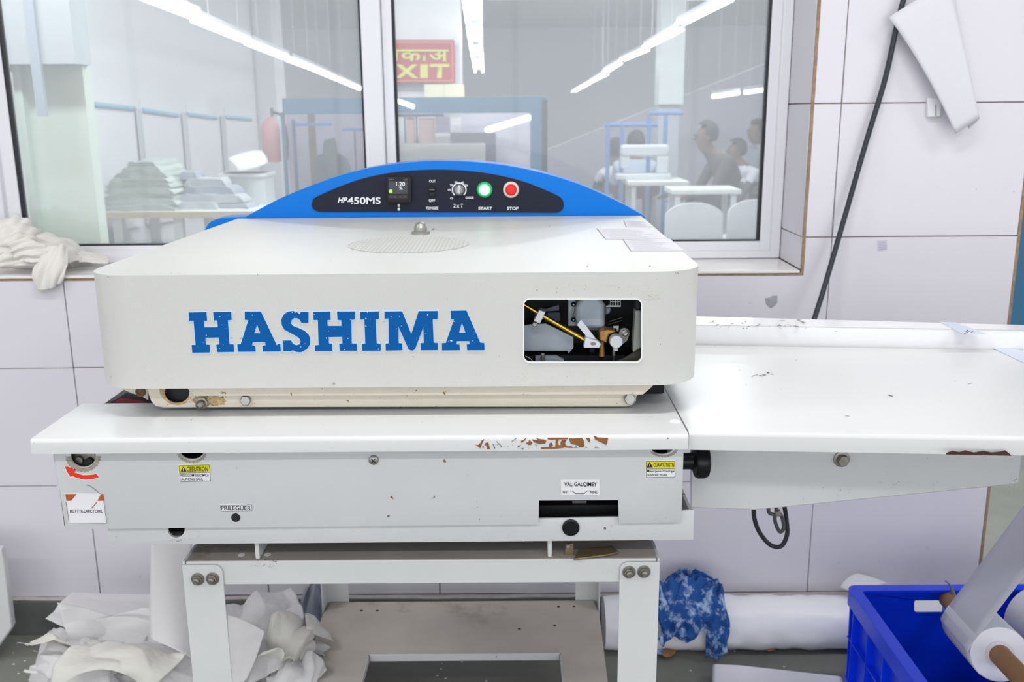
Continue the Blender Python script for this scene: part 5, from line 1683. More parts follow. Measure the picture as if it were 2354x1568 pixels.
# ================================================================== BLUE CRATE AND FILM ROLL
CR = thing('plastic_crate', 'blue plastic crate on the floor at the lower right', 'crate', (1.05, 1.75, 0))
kb = P(1945, 1345, Y=1.945)
KX0, KY1, KZ = kb.x, kb.y, kb.z
KX1, KY0 = KX0 + .58, 1.50
wt = .004
tp_ = .02
# back wall with the hand hole
hh = [(P(x, y, Y=KY1 - .02).x, P(x, y, Y=KY1 - .02).z) for x, y in rrect(2102, 1380, 2188, 1408, 6)]
bm = bmesh.new()
prism(bm, [[(KX0 + .012, .006), (KX1 - .012, .006), (KX1 - .004, KZ - .004), (KX0 + .004, KZ - .004)], hh], lambda a, b: (a, KY1 - .02, b), (0, wt, 0))
finish('back_wall', bm, M_CRATE, CR, bevel=.001)
bm = bmesh.new()
prism(bm, [[(KX0 + .012, .006), (KX1 - .012, .006), (KX1 - .004, KZ - .004), (KX0 + .004, KZ - .004)]], lambda a, b: (a, KY0 + .016, b), (0, wt, 0))
finish('front_wall', bm, M_CRATE, CR, bevel=.001)
for s, xx in ((1, KX0 + .016), (-1, KX1 - .020)):
    bm = bmesh.new()
    prism(bm, [[(KY0 + .02, .006), (KY1 - .02, .006), (KY1 - .018, KZ - .004), (KY0 + .018, KZ - .004)]], lambda a, b: (xx, a, b), (wt, 0, 0))
    finish('side_wall', bm, M_CRATE, CR, bevel=.001)
obox('crate_floor', M_CRATE, CR, KX0 + .016, KX1 - .016, KY0 + .016, KY1 - .016, .004, .009)
bm = bmesh.new()
o_ = rrect(KX0, KY0, KX1, KY1, .02, 5)
i_ = rrect(KX0 + .026, KY0 + .026, KX1 - .026, KY1 - .026, .01, 5)
prism(bm, [o_, list(reversed(i_))], lambda a, b: (a, b, KZ), (0, 0, -.007))
o2 = rrect(KX0, KY0, KX1, KY1, .02, 5)
i2 = rrect(KX0 + .003, KY0 + .003, KX1 - .003, KY1 - .003, .018, 5)
prism(bm, [o2, list(reversed(i2))], lambda a, b: (a, b, KZ - .006), (0, 0, -.032))
finish('rim', bm, M_CRATE, CR, bevel=.002)
for k in range(5):
    yy = KY0 + .05 + k * (KY1 - KY0 - .1) / 4
    obox('rib', M_CRATE, CR, KX0 + .002, KX0 + .0165, yy - .0015, yy + .0015, .01, KZ - .006)
for k in range(2):
    zz = .08 + k * .1
    obox('rib', M_CRATE, CR, KX0 + .003, KX0 + .0165, KY0 + .02, KY1 - .02, zz - .0015, zz + .0015)
for k in range(4):
    xx = KX0 + .08 + k * .14
    obox('rib', M_CRATE, CR, xx - .0015, xx + .0015, KY1 - .016, KY1 - .002, .01, KZ - .006)
# film roll on its tube
ta, tb = Vector((P(2188, 1388, Y=1.905).x, 1.925, P(2188, 1388, Y=1.905).z)), P(2345, 1555, Y=1.50)
ax = (tb - ta).normalized()
FR = thing('film_roll', 'roll of white fusible film on a cardboard tube across the crate', 'roll', (ta + tb) / 2)
otube('cardboard_tube', M_CARD, FR, [ta, tb + ax * .12], .019, 24)
u_ = Vector((1, 0, 0))
rc0, rc1 = ta + ax * .15, ta + ax * .335
RF = .052
olathe('film_coil', M_ROLLED, FR, rc0, ax, [(0, .024), (0, RF - .001), (.001, RF), ((rc1 - rc0).length - .001, RF), ((rc1 - rc0).length, RF - .001), ((rc1 - rc0).length, .024)], 64)
olathe('tube_collar', mat('collar_pale', rgb(226, 222, 230), .5), FR, rc1 + ax * .0005, ax, [(0, .0262), (.002, .0262), (.002, .0195), (0, .0195)], 32)
# the free end: leaves the left of the coil and runs up to the right
dirv, pu, pv = frame_of(ax)
left_n = Vector((-1, 0, 0)) - ax * Vector((-1, 0, 0)).dot(ax)
left_n.normalize()
up_n = ax.cross(left_n)
if up_n.z < 0:
    up_n = -up_n
tgt = P(2450, 905, Y=1.62)
def rim_pt(th, base):
    return base + (left_n * math.cos(th) + up_n * math.sin(th)) * (RF + .0008)
ctl = []
for th in (-.9, -.5, -.1, .25):
    ctl.append((rim_pt(th, rc0), rim_pt(th, rc1)))
e0, e1 = ctl[-1]
run = Vector((.30, .0, .52))
for s in (.12, .35, .7, 1.0):
    sag = Vector((0, 0, -.0)) * s
    ctl.append((e0 + run * s + sag, e1 + run * s + sag))
bm = bmesh.new()
pa, pb = smooth_path([c[0] for c in ctl], 6), smooth_path([c[1] for c in ctl], 6)
prev = None
for a, b in zip(pa, pb):
    row = [bm.verts.new(a.lerp(b, k / 6)) for k in range(7)]
    if prev:
        for k in range(6):
            bm.faces.new((prev[k], prev[k + 1], row[k + 1], row[k]))
    prev = row
fe = finish('free_end', bm, M_FILM, FR, ang=80)
fs = fe.modifiers.new('film_thickness', 'SOLIDIFY')
fs.thickness = .0004
tag(otube('wire_tie', mat('grey_wire', rgb(110, 118, 140), .5), None, [P(2172, 1335, Y=KY1 - .03), P(2184, 1345, Y=KY1 - .035), P(2190, 1362, Y=KY1 - .04), P(2196, 1380, Y=KY1 - .045), P(2200, 1395, Y=KY1 - .05)], [.0015, .002, .005, .006, .003], 8, sm=5), 'twisted grey tie hooked over the crate rim beside the tube', 'tie')
crb = [(KX0 + .10, KY0 + .05), (KX0 + .36, KY0 + .05), (KX0 + .36, KY1 - .05), (KX0 + .12, KY1 - .06)]
tag(crumple('crate_cloth', mat('navy_print', rgb(18, 34, 110), .85, stain=(rgb(120, 140, 200), 30, .6)), None, crb, .012, .10, 6.1, n=30, freq=16), 'dark blue printed cloth lying inside the crate', 'cloth')
FR2 = thing('spare_film_roll', 'second pale film roll lying in the crate at the right edge', 'roll', (1.15, 1.8, .2))
olathe('film_coil', M_ROLLED, FR2, P(2370, 1420, Y=1.88), (.25, -1, .1), [(0, .02), (0, .07), (.22, .07), (.22, .02)], 48)

# ================================================================== THE HALL BEYOND THE WINDOW
M_HWALL = mat('hall_wall', rgb(228, 230, 234), .7, var=.02)
M_HGREEN = mat('hall_pale_green', rgb(222, 236, 226), .6, var=.03)
M_HGREY = mat('hall_grey_blue', rgb(196, 206, 214), .6)
M_HLILAC = mat('hall_lilac_wall', rgb(196, 194, 208), .7, var=.04)
M_HTUBE = mat('hall_lamp_tube', (1, 1, 1, 1), .4, emit=TUBE_EMIT)
M_TRUNK = mat('hall_trunking', rgb(214, 220, 226), .5)
M_TEAL = mat('teal_frame', rgb(64, 108, 136), .45, var=.1)
M_DARKCH = mat('chair_grey', rgb(74, 86, 94), .6)
M_WOODT = mat('table_edge_wood', rgb(206, 186, 150), .6, var=.1)
M_HTABLE = mat('hall_table_white', rgb(226, 230, 230), .5)
M_STRIPE = mat('stripe_blue', rgb(140, 186, 216), .6)
M_RAILB = mat('rail_blue', rgb(86, 130, 190), .5)

struct(obox('ceiling_hall', M_HWALL, None, -6, 7, 2.6, 18.1, 2.75, 2.85, smooth=False), 'white ceiling of the hall beyond the window')
struct(obox('wall_far', M_HWALL, None, -6, 7, 18.0, 18.1, 0, 2.75, smooth=False), 'pale far wall of the hall beyond the window')
HX = -2.45
struct(obox('wall_left', M_HWALL, None, HX - .1, HX, 4.3, 9.4, 0, 2.75, smooth=False), 'white side wall of the hall behind the folding table')
pil = struct(obox('wall_pillar', M_HWALL, None, P(598, 300, Y=9.4).x, P(640, 300, Y=9.4).x, 9.4, 9.8, 0, 2.75, smooth=False), 'white pillar at the end of the side wall')
gp = struct(bpy.data.objects.new('wall_green', None), 'pale green partition at the left of the hall')
COL.objects.link(gp)
gp.location = (-2, 4, 0)
zg = P(100, 150, Y=4.0).z
obox('green_panel', M_HGREEN, gp, P(70, 400, Y=4.0).x, P(215, 400, Y=4.0).x, 4.0, 4.08, 0, zg)
obox('green_post', mat('hall_green_post', rgb(206, 222, 214), .5), gp, P(50, 400, Y=3.96).x, P(74, 400, Y=3.96).x, 3.96, 4.1, 0, zg)
obox('grey_beam', M_HGREY, gp, -3.2, P(166, 80, Y=3.9).x, 3.9, 4.05, zg, 2.7)
obox('beam_edge', mat('hall_beam_edge', rgb(176, 190, 204), .6), gp, P(62, 80, Y=3.88).x, P(84, 80, Y=3.88).x, 3.88, 3.9, zg - .2, 2.7)
d3 = struct(bpy.data.objects.new('door_2', None), 'pale door with grey fittings at the far left of the hall')
COL.objects.link(d3)
d3.location = (-2.4, 3.7, 0)
obox('door_leaf', mat('hall_door', rgb(214, 222, 220), .5), d3, P(-40, 400, Y=3.7).x, P(46, 400, Y=3.7).x, 3.7, 3.74, 0, P(20, 165, Y=3.7).z, bevel=.003)
for y in (185, 410):
    q = P(16, y, Y=3.69)
    obox('hinge', M_DSTEEL, d3, q.x - .012, q.x + .012, 3.67, 3.7, q.z - .05, q.z + .05)
# slanting lilac wall at the right
sl = struct(plate('wall_slant', M_HLILAC, None, [(1150, 388), (1255, 345), (1775, 140), (1990, 55), (1990, 760), (1150, 760)], 11.5, .1, smooth=False), 'lilac grey wall section with slanting top edge')
# pier behind the sign
struct(obox('wall_pier', M_HWALL, None, P(862, 150, Y=6.7).x, P(1058, 150, Y=6.7).x, 6.7, 7.0, 0, 2.75, smooth=False), 'pale pier carrying the exit sign')

# ---- fill lights added out of view to brighten the hall
for (lx, ly), wds in zip([(-1.9, 3.25), (.6, 3.25), (-.9, 5.0), (.9, 5.4), (.2, 8.0), (2.4, 8.4), (.3, 12.4), (2.6, 12.6)],
                         ['near the green partition', 'just behind the window', 'above the folding table', 'right of the booth', 'behind the booth', 'above the sewing tables', 'by the far wall on the left', 'by the far wall on the right']):
    t = thing('hall_fill_light', 'added twin tube fill light of the hall ' + wds, 'lamp', (lx, ly, 2.75), 'added fill lights of the hall')
    obox('housing', M_HOUSING, t, lx - .62, lx + .62, ly - .07, ly + .07, 2.69, 2.75, bevel=.004)
    for s_ in (-1, 1):
        otube('lamp_tube', M_TUBEF, t, [(lx - .59, ly + s_ * .045, 2.665), (lx + .59, ly + s_ * .045, 2.665)], .013, 8)
    ld = bpy.data.lights.new('lamp_light', 'AREA')
    ld.shape = 'RECTANGLE'
    ld.size, ld.size_y = 1.2, 0.16
    ld.energy = HALL_FILL_W
    lo = bpy.data.objects.new('lamp_light', ld)
    COL.objects.link(lo)
    lo.parent = t
    lo.location = (0, 0, -0.11)

# ---- suspended tube lights, three rows
VPX, VPY, D0, R0 = 1120, 326, 5.4, 725
def depth_of(x, y):
    return D0 * R0 / math.hypot(x - VPX, y - VPY)
def hall_light(x0, y0, x1, y1, lbl, twin=True, d0=None, d1=None, sep=.03, r=.011):
    a = P(x0, y0, Y=d0 or depth_of(x0, y0))
    b = P(x1, y1, Y=d1 or depth_of(x1, y1))
    t = thing('tube_light', lbl, 'lamp', (a + b) / 2, 'suspended tube lights of the hall')
    a, b = a.lerp(b, .03), a.lerp(b, .965)
    ax = (b - a).normalized()
    side = ax.cross(Vector((0, 0, 1))).normalized()
    up = Vector((0, 0, 1))
    bm = bmesh.new()
    w = sep + .03
    vs = []
    for p in (a, b):
        vs.append([bm.verts.new(p + side * s * w + up * h) for s, h in ((-.45, .02), (.45, .02), (.45, .05), (-.45, .05))])
    for i in range(4):
        bm.faces.new((vs[0][i], vs[0][(i + 1) % 4], vs[1][(i + 1) % 4], vs[1][i]))
    bm.faces.new(vs[0])
    bm.faces.new(vs[1])
    finish('trunking', bm, M_TRUNK, t)
    for s in ((-1, 1) if twin else (0,)):
        otube('lamp_tube', M_HTUBE, t, [a + side * s * sep, b + side * s * sep], r, 8)
    for f in (.2, .8):
        q = a.lerp(b, f)
        otube('suspension_wire', M_TRUNK, t, [q + up * .05, Vector((q.x, q.y, 2.75))], .0025, 6)
    return t
ordn = ['nearest', 'second', 'third', 'fourth', 'fifth', 'sixth']
left_row = [(335, -6, 455, 41), (450, 46, 572, 96), (572, 99, 660, 134), (664, 137, 720, 158), (720, 158, 771, 180), (771, 180, 834, 207)]
for k, s in enumerate(left_row):
    hall_light(*s, '%s tube light from the viewer in the left row seen through the left pane' % ordn[k])
right_row = [(1676, -2, 1559, 58), (1564, 67, 1483, 109), (1486, 114, 1428, 139), (1424, 145, 1390, 167), (1394, 170, 1358, 188), (1356, 190, 1318, 211)]
for k, s in enumerate(right_row):
    hall_light(*s, '%s tube light from the viewer in the right row seen through the right pane' % ordn[k])
mid_row = [(1083, -30, 1090, 55), (1090, 60, 1094, 104), (1094, 107, 1098, 136), (1098, 139, 1101, 166)]
for k, s in enumerate(mid_row):
    hall_light(*s, '%s tube light from the viewer in the middle row above the exit sign' % ordn[k], d0=5.2 * 326 / (326 - s[1]), d1=5.2 * 326 / (326 - s[3]), sep=.04, r=.012)
hall_light(1637, 222, 1700, 213, 'short tube light on the left of the pair above the seated workers', False, 10.4, 10.6, .02, .022)
hall_light(1711, 213, 1758, 206, 'short tube light on the right of the pair above the seated workers', False, 10.4, 10.6, .02, .020)

# ---- exit sign, and a yellow panel imitating a reflection in the glass
ES = thing('exit_sign', 'red exit sign with yellow Hindi and English lettering', 'sign', P(960, 140, Y=6.6))
YE = 6.62
plate('sign_board', mat('sign_red', rgb(178, 46, 56), .45), ES, [(848, 91), (1044, 91), (1046, 191), (850, 191)], YE, .03, .002)
M_SGY = mat('sign_yellow', rgb(214, 214, 96), .5)
bm = bmesh.new()
strokes(bm, [[(852, 97), (1039, 97), (1041, 186), (854, 186), (852, 97)]], YE, .009, .004)
finish('sign_border', bm, mat('sign_pink', rgb(214, 130, 118), .5), ES, smooth=False)
text('lettering', 'िन', (882, 104, 919, 140), YE, M_SGY, ES, .02, off=.005)
text('lettering', 'का', (921, 114, 985, 140), YE, M_SGY, ES, .015, off=.0055)
text('lettering', 'अ', (987, 114, 1031, 141), YE, M_SGY, ES, .015, off=.006)
plate('head_line', M_SGY, ES, [(896, 114), (1031, 114), (1031, 118.5), (896, 118.5)], YE - .0085, .001, smooth=False)
text('lettering', 'E', (868, 148, 900, 180), YE, M_SGY, ES, .035, off=.005)
text('lettering', 'X', (908, 148, 962, 180), YE, M_SGY, ES, .035, off=.005)
text('lettering', 'I', (966, 148, 984, 180), YE, M_SGY, ES, .035, off=.005)
text('lettering', 'T', (988, 147, 1033, 180), YE, M_SGY, ES, .035, off=.005)
NT = thing('yellow_reflection', 'pale yellow panel imitating a reflection below the exit sign', 'sign', P(1020, 200, Y=6.5))
plate('reflection_panel', mat('reflection_yellow', rgb(240, 236, 206), .5), NT, [(975, 194), (1066, 194), (1068, 232), (976, 228)], YE - .06, .02, .002)
plate('reflection_fold', mat('reflection_fold', rgb(228, 222, 190), .5), NT, [(1019, 195), (1023, 195), (1023, 229), (1019, 229)], YE - .064, .003)

# ---- teal framed booth
BO = thing('framed_booth', 'teal framed glazed booth standing in the hall behind the press', 'booth', P(950, 400, Y=6.2))
YBO = 6.1
def bx(name, m, x0, y0, x1, y1, Y, th, par=BO, bev=.003):
    a, b = P(x0, y0, Y=Y), P(x1, y1, Y=Y)
    return obox(name, m, par, min(a.x, b.x), max(a.x, b.x), Y, Y + th, min(a.z, b.z), max(a.z, b.z), bevel=bev)
bx('frame_head', M_TEAL, 648, 226, 1255, 258, YBO, .08)
bx('frame_post', M_TEAL, 648, 258, 668, 640, YBO, .08)
bx('frame_post', M_TEAL, 1220, 258, 1255, 640, YBO, .08)
bx('frame_dark_strip', mat('booth_black', rgb(30, 40, 52), .5), 1246, 228, 1258, 640, YBO - .01, .03)  # near-black strip along the outer edge of the right post
bx('back_panel', mat('booth_back', rgb(176, 172, 190), .4), 655, 240, 1250, 640, YBO + .9, .02)
bx('screen_panel', mat('booth_screen', rgb(196, 194, 210), .25), 1060, 262, 1218, 520, YBO + .5, .03)
bx('machine_box', mat('booth_machine', rgb(120, 116, 130), .4), 1035, 305, 1142, 520, YBO + .3, .1)
bx('machine_face', mat('booth_face', rgb(214, 216, 212), .4), 908, 331, 1118, 520, YBO + .28, .04)
bx('post', mat('booth_brown', rgb(110, 88, 84), .5), 706, 262, 736, 520, YBO + .6, .03)
bx('post', mat('booth_blue', rgb(70, 90, 130), .5), 676, 275, 684, 520, YBO + .5, .03)
bx('post', mat('booth_brown2', rgb(120, 100, 104), .5), 812, 295, 826, 520, YBO + .6, .03)
bx('rail', M_RAILB, 678, 283, 762, 289, YBO + .45, .02)
bx('rail', M_RAILB, 786, 295, 838, 301, YBO + .45, .02)
bx('rack', mat('booth_rack', rgb(72, 82, 110), .5), 908, 262, 1020, 268, YBO + .4, .03)
bx('rack_post', mat('booth_rack', rgb(72, 82, 110), .5), 928, 262, 933, 330, YBO + .4, .03)
bx('rack_post', mat('booth_rack', rgb(72, 82, 110), .5), 955, 262, 960, 330, YBO + .4, .03)
bx('rack_load', mat('booth_load', rgb(206, 178, 168), .6), 934, 270, 954, 330, YBO + .42, .03)
bx('rack_load', mat('booth_load2', rgb(196, 172, 168), .6), 962, 272, 1000, 330, YBO + .42, .03)
bx('rack_load', mat('booth_load3', rgb(150, 140, 160), .6), 1000, 268, 1035, 305, YBO + .38, .03)
bl = thing('booth_light', 'single bright tube light slanting inside the teal booth', 'lamp', P(1168, 285, Y=YBO + .3))
otube('lamp_tube', M_HTUBE, bl, [P(1119, 299, Y=YBO + .42), P(1217, 270, Y=YBO + .2)], .018, 8)
otube('lamp_bracket', M_TRUNK, bl, [P(1119, 296, Y=YBO + .44), P(1217, 267, Y=YBO + .22)], .012, 6)
bl2 = thing('booth_light', 'short tube light at the top left corner of the teal booth', 'lamp', P(930, 240, Y=YBO - .1))
otube('lamp_tube', M_HTUBE, bl2, [P(905, 229, Y=YBO - .03), P(952, 246, Y=YBO - .03)], .012, 8)
otube('lamp_bracket', M_TRUNK, bl2, [P(905, 227, Y=YBO - .012), P(952, 244, Y=YBO - .012)], .012, 6)

# ---- office chair in front of the booth
YCH = 5.4
CHR = thing('office_chair', 'dark grey office chair standing before the teal booth', 'chair', P(765, 560, Y=YCH))
plate('backrest', M_DARKCH, CHR, spline2([(720, 420), (722, 370), (735, 355), (760, 350), (785, 356), (800, 372), (808, 420), (800, 450), (730, 450), (720, 420)], 4)[:-1], YCH, .06, .015, seg=3)
plate('headrest', M_DARKCH, CHR, spline2([(742, 360), (744, 326), (757, 320), (770, 326), (776, 420), (765, 430), (742, 360)], 4)[:-1], YCH - .05, .04, .01, seg=3)
q = P(765, 455, Y=YCH)
obox('seat', M_DARKCH, CHR, q.x - .24, q.x + .24, YCH - .45, YCH, .42, .50, bevel=.02)
otube('gas_column', M_BLACK, CHR, [(q.x, YCH - .22, .06), (q.x, YCH - .22, .42)], .03, 12)
for k in range(5):
    a = R(72 * k)
    otube('base_arm', M_BLACK, CHR, [(q.x, YCH - .22, .10), (q.x + .28 * math.cos(a), YCH - .22 + .28 * math.sin(a), .03)], [.025, .018], 8)

# ---- folding table with garments
YT = 5.35
tz = P(400, 487, Y=YT).z
FT = thing('folding_table', 'white topped table with wooden edge behind the left pane', 'table', (P(400, 487, Y=YT).x, YT + .5, 0))
tx0, tx1 = P(236, 487, Y=YT).x, P(640, 487, Y=YT).x
obox('table_top', M_HTABLE, FT, tx0, tx1, YT + .006, YT + .68, tz - .03, tz, bevel=.004)
obox('table_edge', M_WOODT, FT, tx0, tx1, YT, YT + .006, tz - .034, tz - .001)
for xx in (tx0 + .06, P(402, 500, Y=YT).x, tx1 - .06):
    for yy in (YT + .06, YT + .6):
        obox('leg', M_HTABLE, FT, xx - .025, xx + .025, yy - .025, yy + .025, 0, tz - .03)
def garment(x0, x1, ytop, ybot, Y, m, lbl, seed, dep=.4):
    a, b = P(x0, ytop, Y=Y), P(x1, ybot, Y=Y)
    bm = bmesh.new()
    lo, hi = [], []
    N_ = 16
    grid_t, grid_b = [], []
    for i in range(N_ + 1):
        rt, rb = [], []
        for j in range(9):
            x = a.x + (b.x - a.x) * i / N_
            y = Y + dep * j / 8
            w = Vector((x * 9 + seed, y * 7, seed))
            e = min(i, N_ - i) / 2.0
            ed = min(1, .35 + e)
            rt.append(bm.verts.new((x + .02 * noise.noise(w), y + (.03 * noise.noise(w + Vector((4, 0, 0))) if j == 0 else 0), b.z + (a.z - b.z) * ed + .008 * noise.noise(w * 1.3))))
            rb.append(bm.verts.new((x + .02 * noise.noise(w), y + .012 + (.03 * noise.noise(w + Vector((4, 0, 0))) if j == 0 else 0), b.z + .003 + .003 * noise.noise(w * 1.3 + Vector((0, 8, 0))))))
        grid_t.append(rt)
        grid_b.append(rb)
    for i in range(N_):
        for j in range(8):
            bm.faces.new((grid_t[i][j], grid_t[i + 1][j], grid_t[i + 1][j + 1], grid_t[i][j + 1]))
            bm.faces.new((grid_b[i][j], grid_b[i][j + 1], grid_b[i + 1][j + 1], grid_b[i + 1][j]))
        bm.faces.new((grid_t[i][0], grid_b[i][0], grid_b[i + 1][0], grid_t[i + 1][0]))
        bm.faces.new((grid_t[i][8], grid_t[i + 1][8], grid_b[i + 1][8], grid_b[i][8]))
    for i in (0, N_):
        for j in range(8):
            bm.faces.new((grid_t[i][j], grid_t[i][j + 1], grid_b[i][j + 1], grid_b[i][j]))
    o = finish('folded_garment', bm, m, None, ang=70)
    return tag(o, lbl, 'garment', 'folded garments on the table behind the window')
gm = [mat('garment_sage', rgb(190, 206, 198), .8, var=.12, vscale=12), mat('garment_mint', rgb(208, 220, 212), .8, var=.12, vscale=12), mat('garment_mist', rgb(200, 208, 214), .8, var=.15, vscale=14), mat('garment_grey', rgb(176, 186, 200), .8, var=.25, vscale=14)]
lays = [(236, 402, 472, 487), (232, 404, 458, 473), (240, 398, 445, 460), (234, 400, 432, 447), (242, 392, 420, 434), (250, 385, 408, 422), (262, 378, 396, 410), (275, 368, 384, 398), (290, 356, 372, 386)]
lw = ['bottom sage garment of the green pile', 'second garment up in the green pile', 'third garment up in the green pile', 'fourth garment up in the green pile', 'fifth garment up in the green pile', 'sixth garment up in the green pile', 'third garment from the top of the green pile', 'second garment from the top of the green pile', 'topmost garment of the green pile']
for k, (x0, x1, yt, yb) in enumerate(lays):
    garment(x0, x1, yt, yb, YT + .05, gm[k % 2], lw[k] + ' on the table', k * 1.7 + 1)
lays = [(400, 500, 466, 486), (480, 578, 470, 487), (405, 560, 448, 468), (415, 540, 430, 450), (420, 520, 412, 432), (410, 450, 396, 414)]
lw = ['lowest grey garment left in the loose pile', 'lowest grey garment right in the loose pile', 'wide grey garment in the middle of the loose pile', 'rumpled pale garment high in the loose pile', 'grey garment near the top of the loose pile', 'small pale garment on top of the loose pile']
for k, (x0, x1, yt, yb) in enumerate(lays):
    garment(x0, x1, yt, yb, YT + .12 + .02 * k, gm[2 + (k % 2)], lw[k] + ' beside the green one', k * 2.3 + 20, .17)
BXC = thing('storage_box', 'pale storage box holding papers on the table behind the window', 'box', P(545, 440, Y=YT + .5))
a, b = P(505, 400, Y=YT + .42), P(612, 470, Y=YT + .42)
bm = bmesh.new()
box(bm, a.x, b.x, YT + .42, YT + .65, tz, a.z)
finish('box_body', bm, mat('box_pale', rgb(206, 214, 216), .5), BXC, bevel=.004)
obox('box_rim', M_HTABLE, BXC, a.x - .01, b.x + .01, YT + .41, YT + .66, a.z - .02, a.z, bevel=.003)
pp = tag(patch('paper_sheet', M_PAPER, None, [[P(522, 365, Y=YT + .35), P(560, 348, Y=YT + .42), P(600, 345, Y=YT + .5)], [P(545, 382, Y=YT + .32), P(580, 375, Y=YT + .38), P(618, 362, Y=YT + .46)], [P(545, 396, Y=YT + .32), P(585, 390, Y=YT + .36), P(616, 375, Y=YT + .44)]], 8, 8, .006, 3), 'white paper sheet lying on the storage box', 'paper')
# white boards with a blue top stripe on the side wall
for k, (x0, y0, x1, y1) in enumerate(((210, 235, 305, 246), (322, 249, 405, 262), (427, 259, 495, 268), (515, 266, 575, 272))):
    a, b = P(x0, y0, X=HX + .04), P(x1, y1, X=HX + .04)
    t = thing('wall_board', '%s white wall board with a pale blue top stripe from the left' % ['first', 'second', 'third', 'fourth'][k], 'board', a, 'white boards on the side wall of the hall')
    bm = bmesh.new()
    vs = [bm.verts.new(p) for p in (a, b, Vector((b.x, b.y, b.z - .75)), Vector((a.x, a.y, a.z - .75)))]
    ws = [bm.verts.new(v.co + Vector((-.03, 0, 0))) for v in vs]
    bm.faces.new(vs)
    bm.faces.new(ws)
    for i in range(4):
        bm.faces.new((vs[i], vs[(i + 1) % 4], ws[(i + 1) % 4], ws[i]))
    finish('board_panel', bm, M_HWALL, t)
    otube('blue_stripe', M_STRIPE, t, [a + Vector((.008, 0, -.01)), b + Vector((.008, 0, -.01))], .016, 8)
    otube('board_post', mat('board_post', rgb(214, 224, 230), .5), t, [a + Vector((.006, 0, .06)), a + Vector((.006, 0, -.78))], .005, 8)
# fire extinguisher, pinkish through the glass
EX = thing('fire_extinguisher', 'faded red fire extinguisher hanging on the white pillar', 'extinguisher', P(626, 380, Y=6.9))
ec, et = P(626, 372, Y=6.9), P(626, 268, Y=6.9)
er = (P(648, 330, Y=6.9).x - P(605, 330, Y=6.9).x) / 2
hgt = et.z - ec.z
olathe('cylinder', mat('extinguisher_red', rgb(206, 150, 148), .4), EX, ec, (0, 0, 1), [(0, 0), (0, er * .9), (.02, er), (hgt * .72, er), (hgt * .88, er * .75), (hgt * .97, er * .3), (hgt, er * .2)], 24)
otube('valve', M_DSTEEL, EX, [et, et + Vector((0, 0, .06))], .012, 10)
otube('hose', M_CABLE, EX, [et + Vector((0, 0, .03)), et + Vector((.07, -.02, .0)), et + Vector((.1, -.02, -.15)), et + Vector((.09, -.02, -.3))], .009, 8, sm=5)

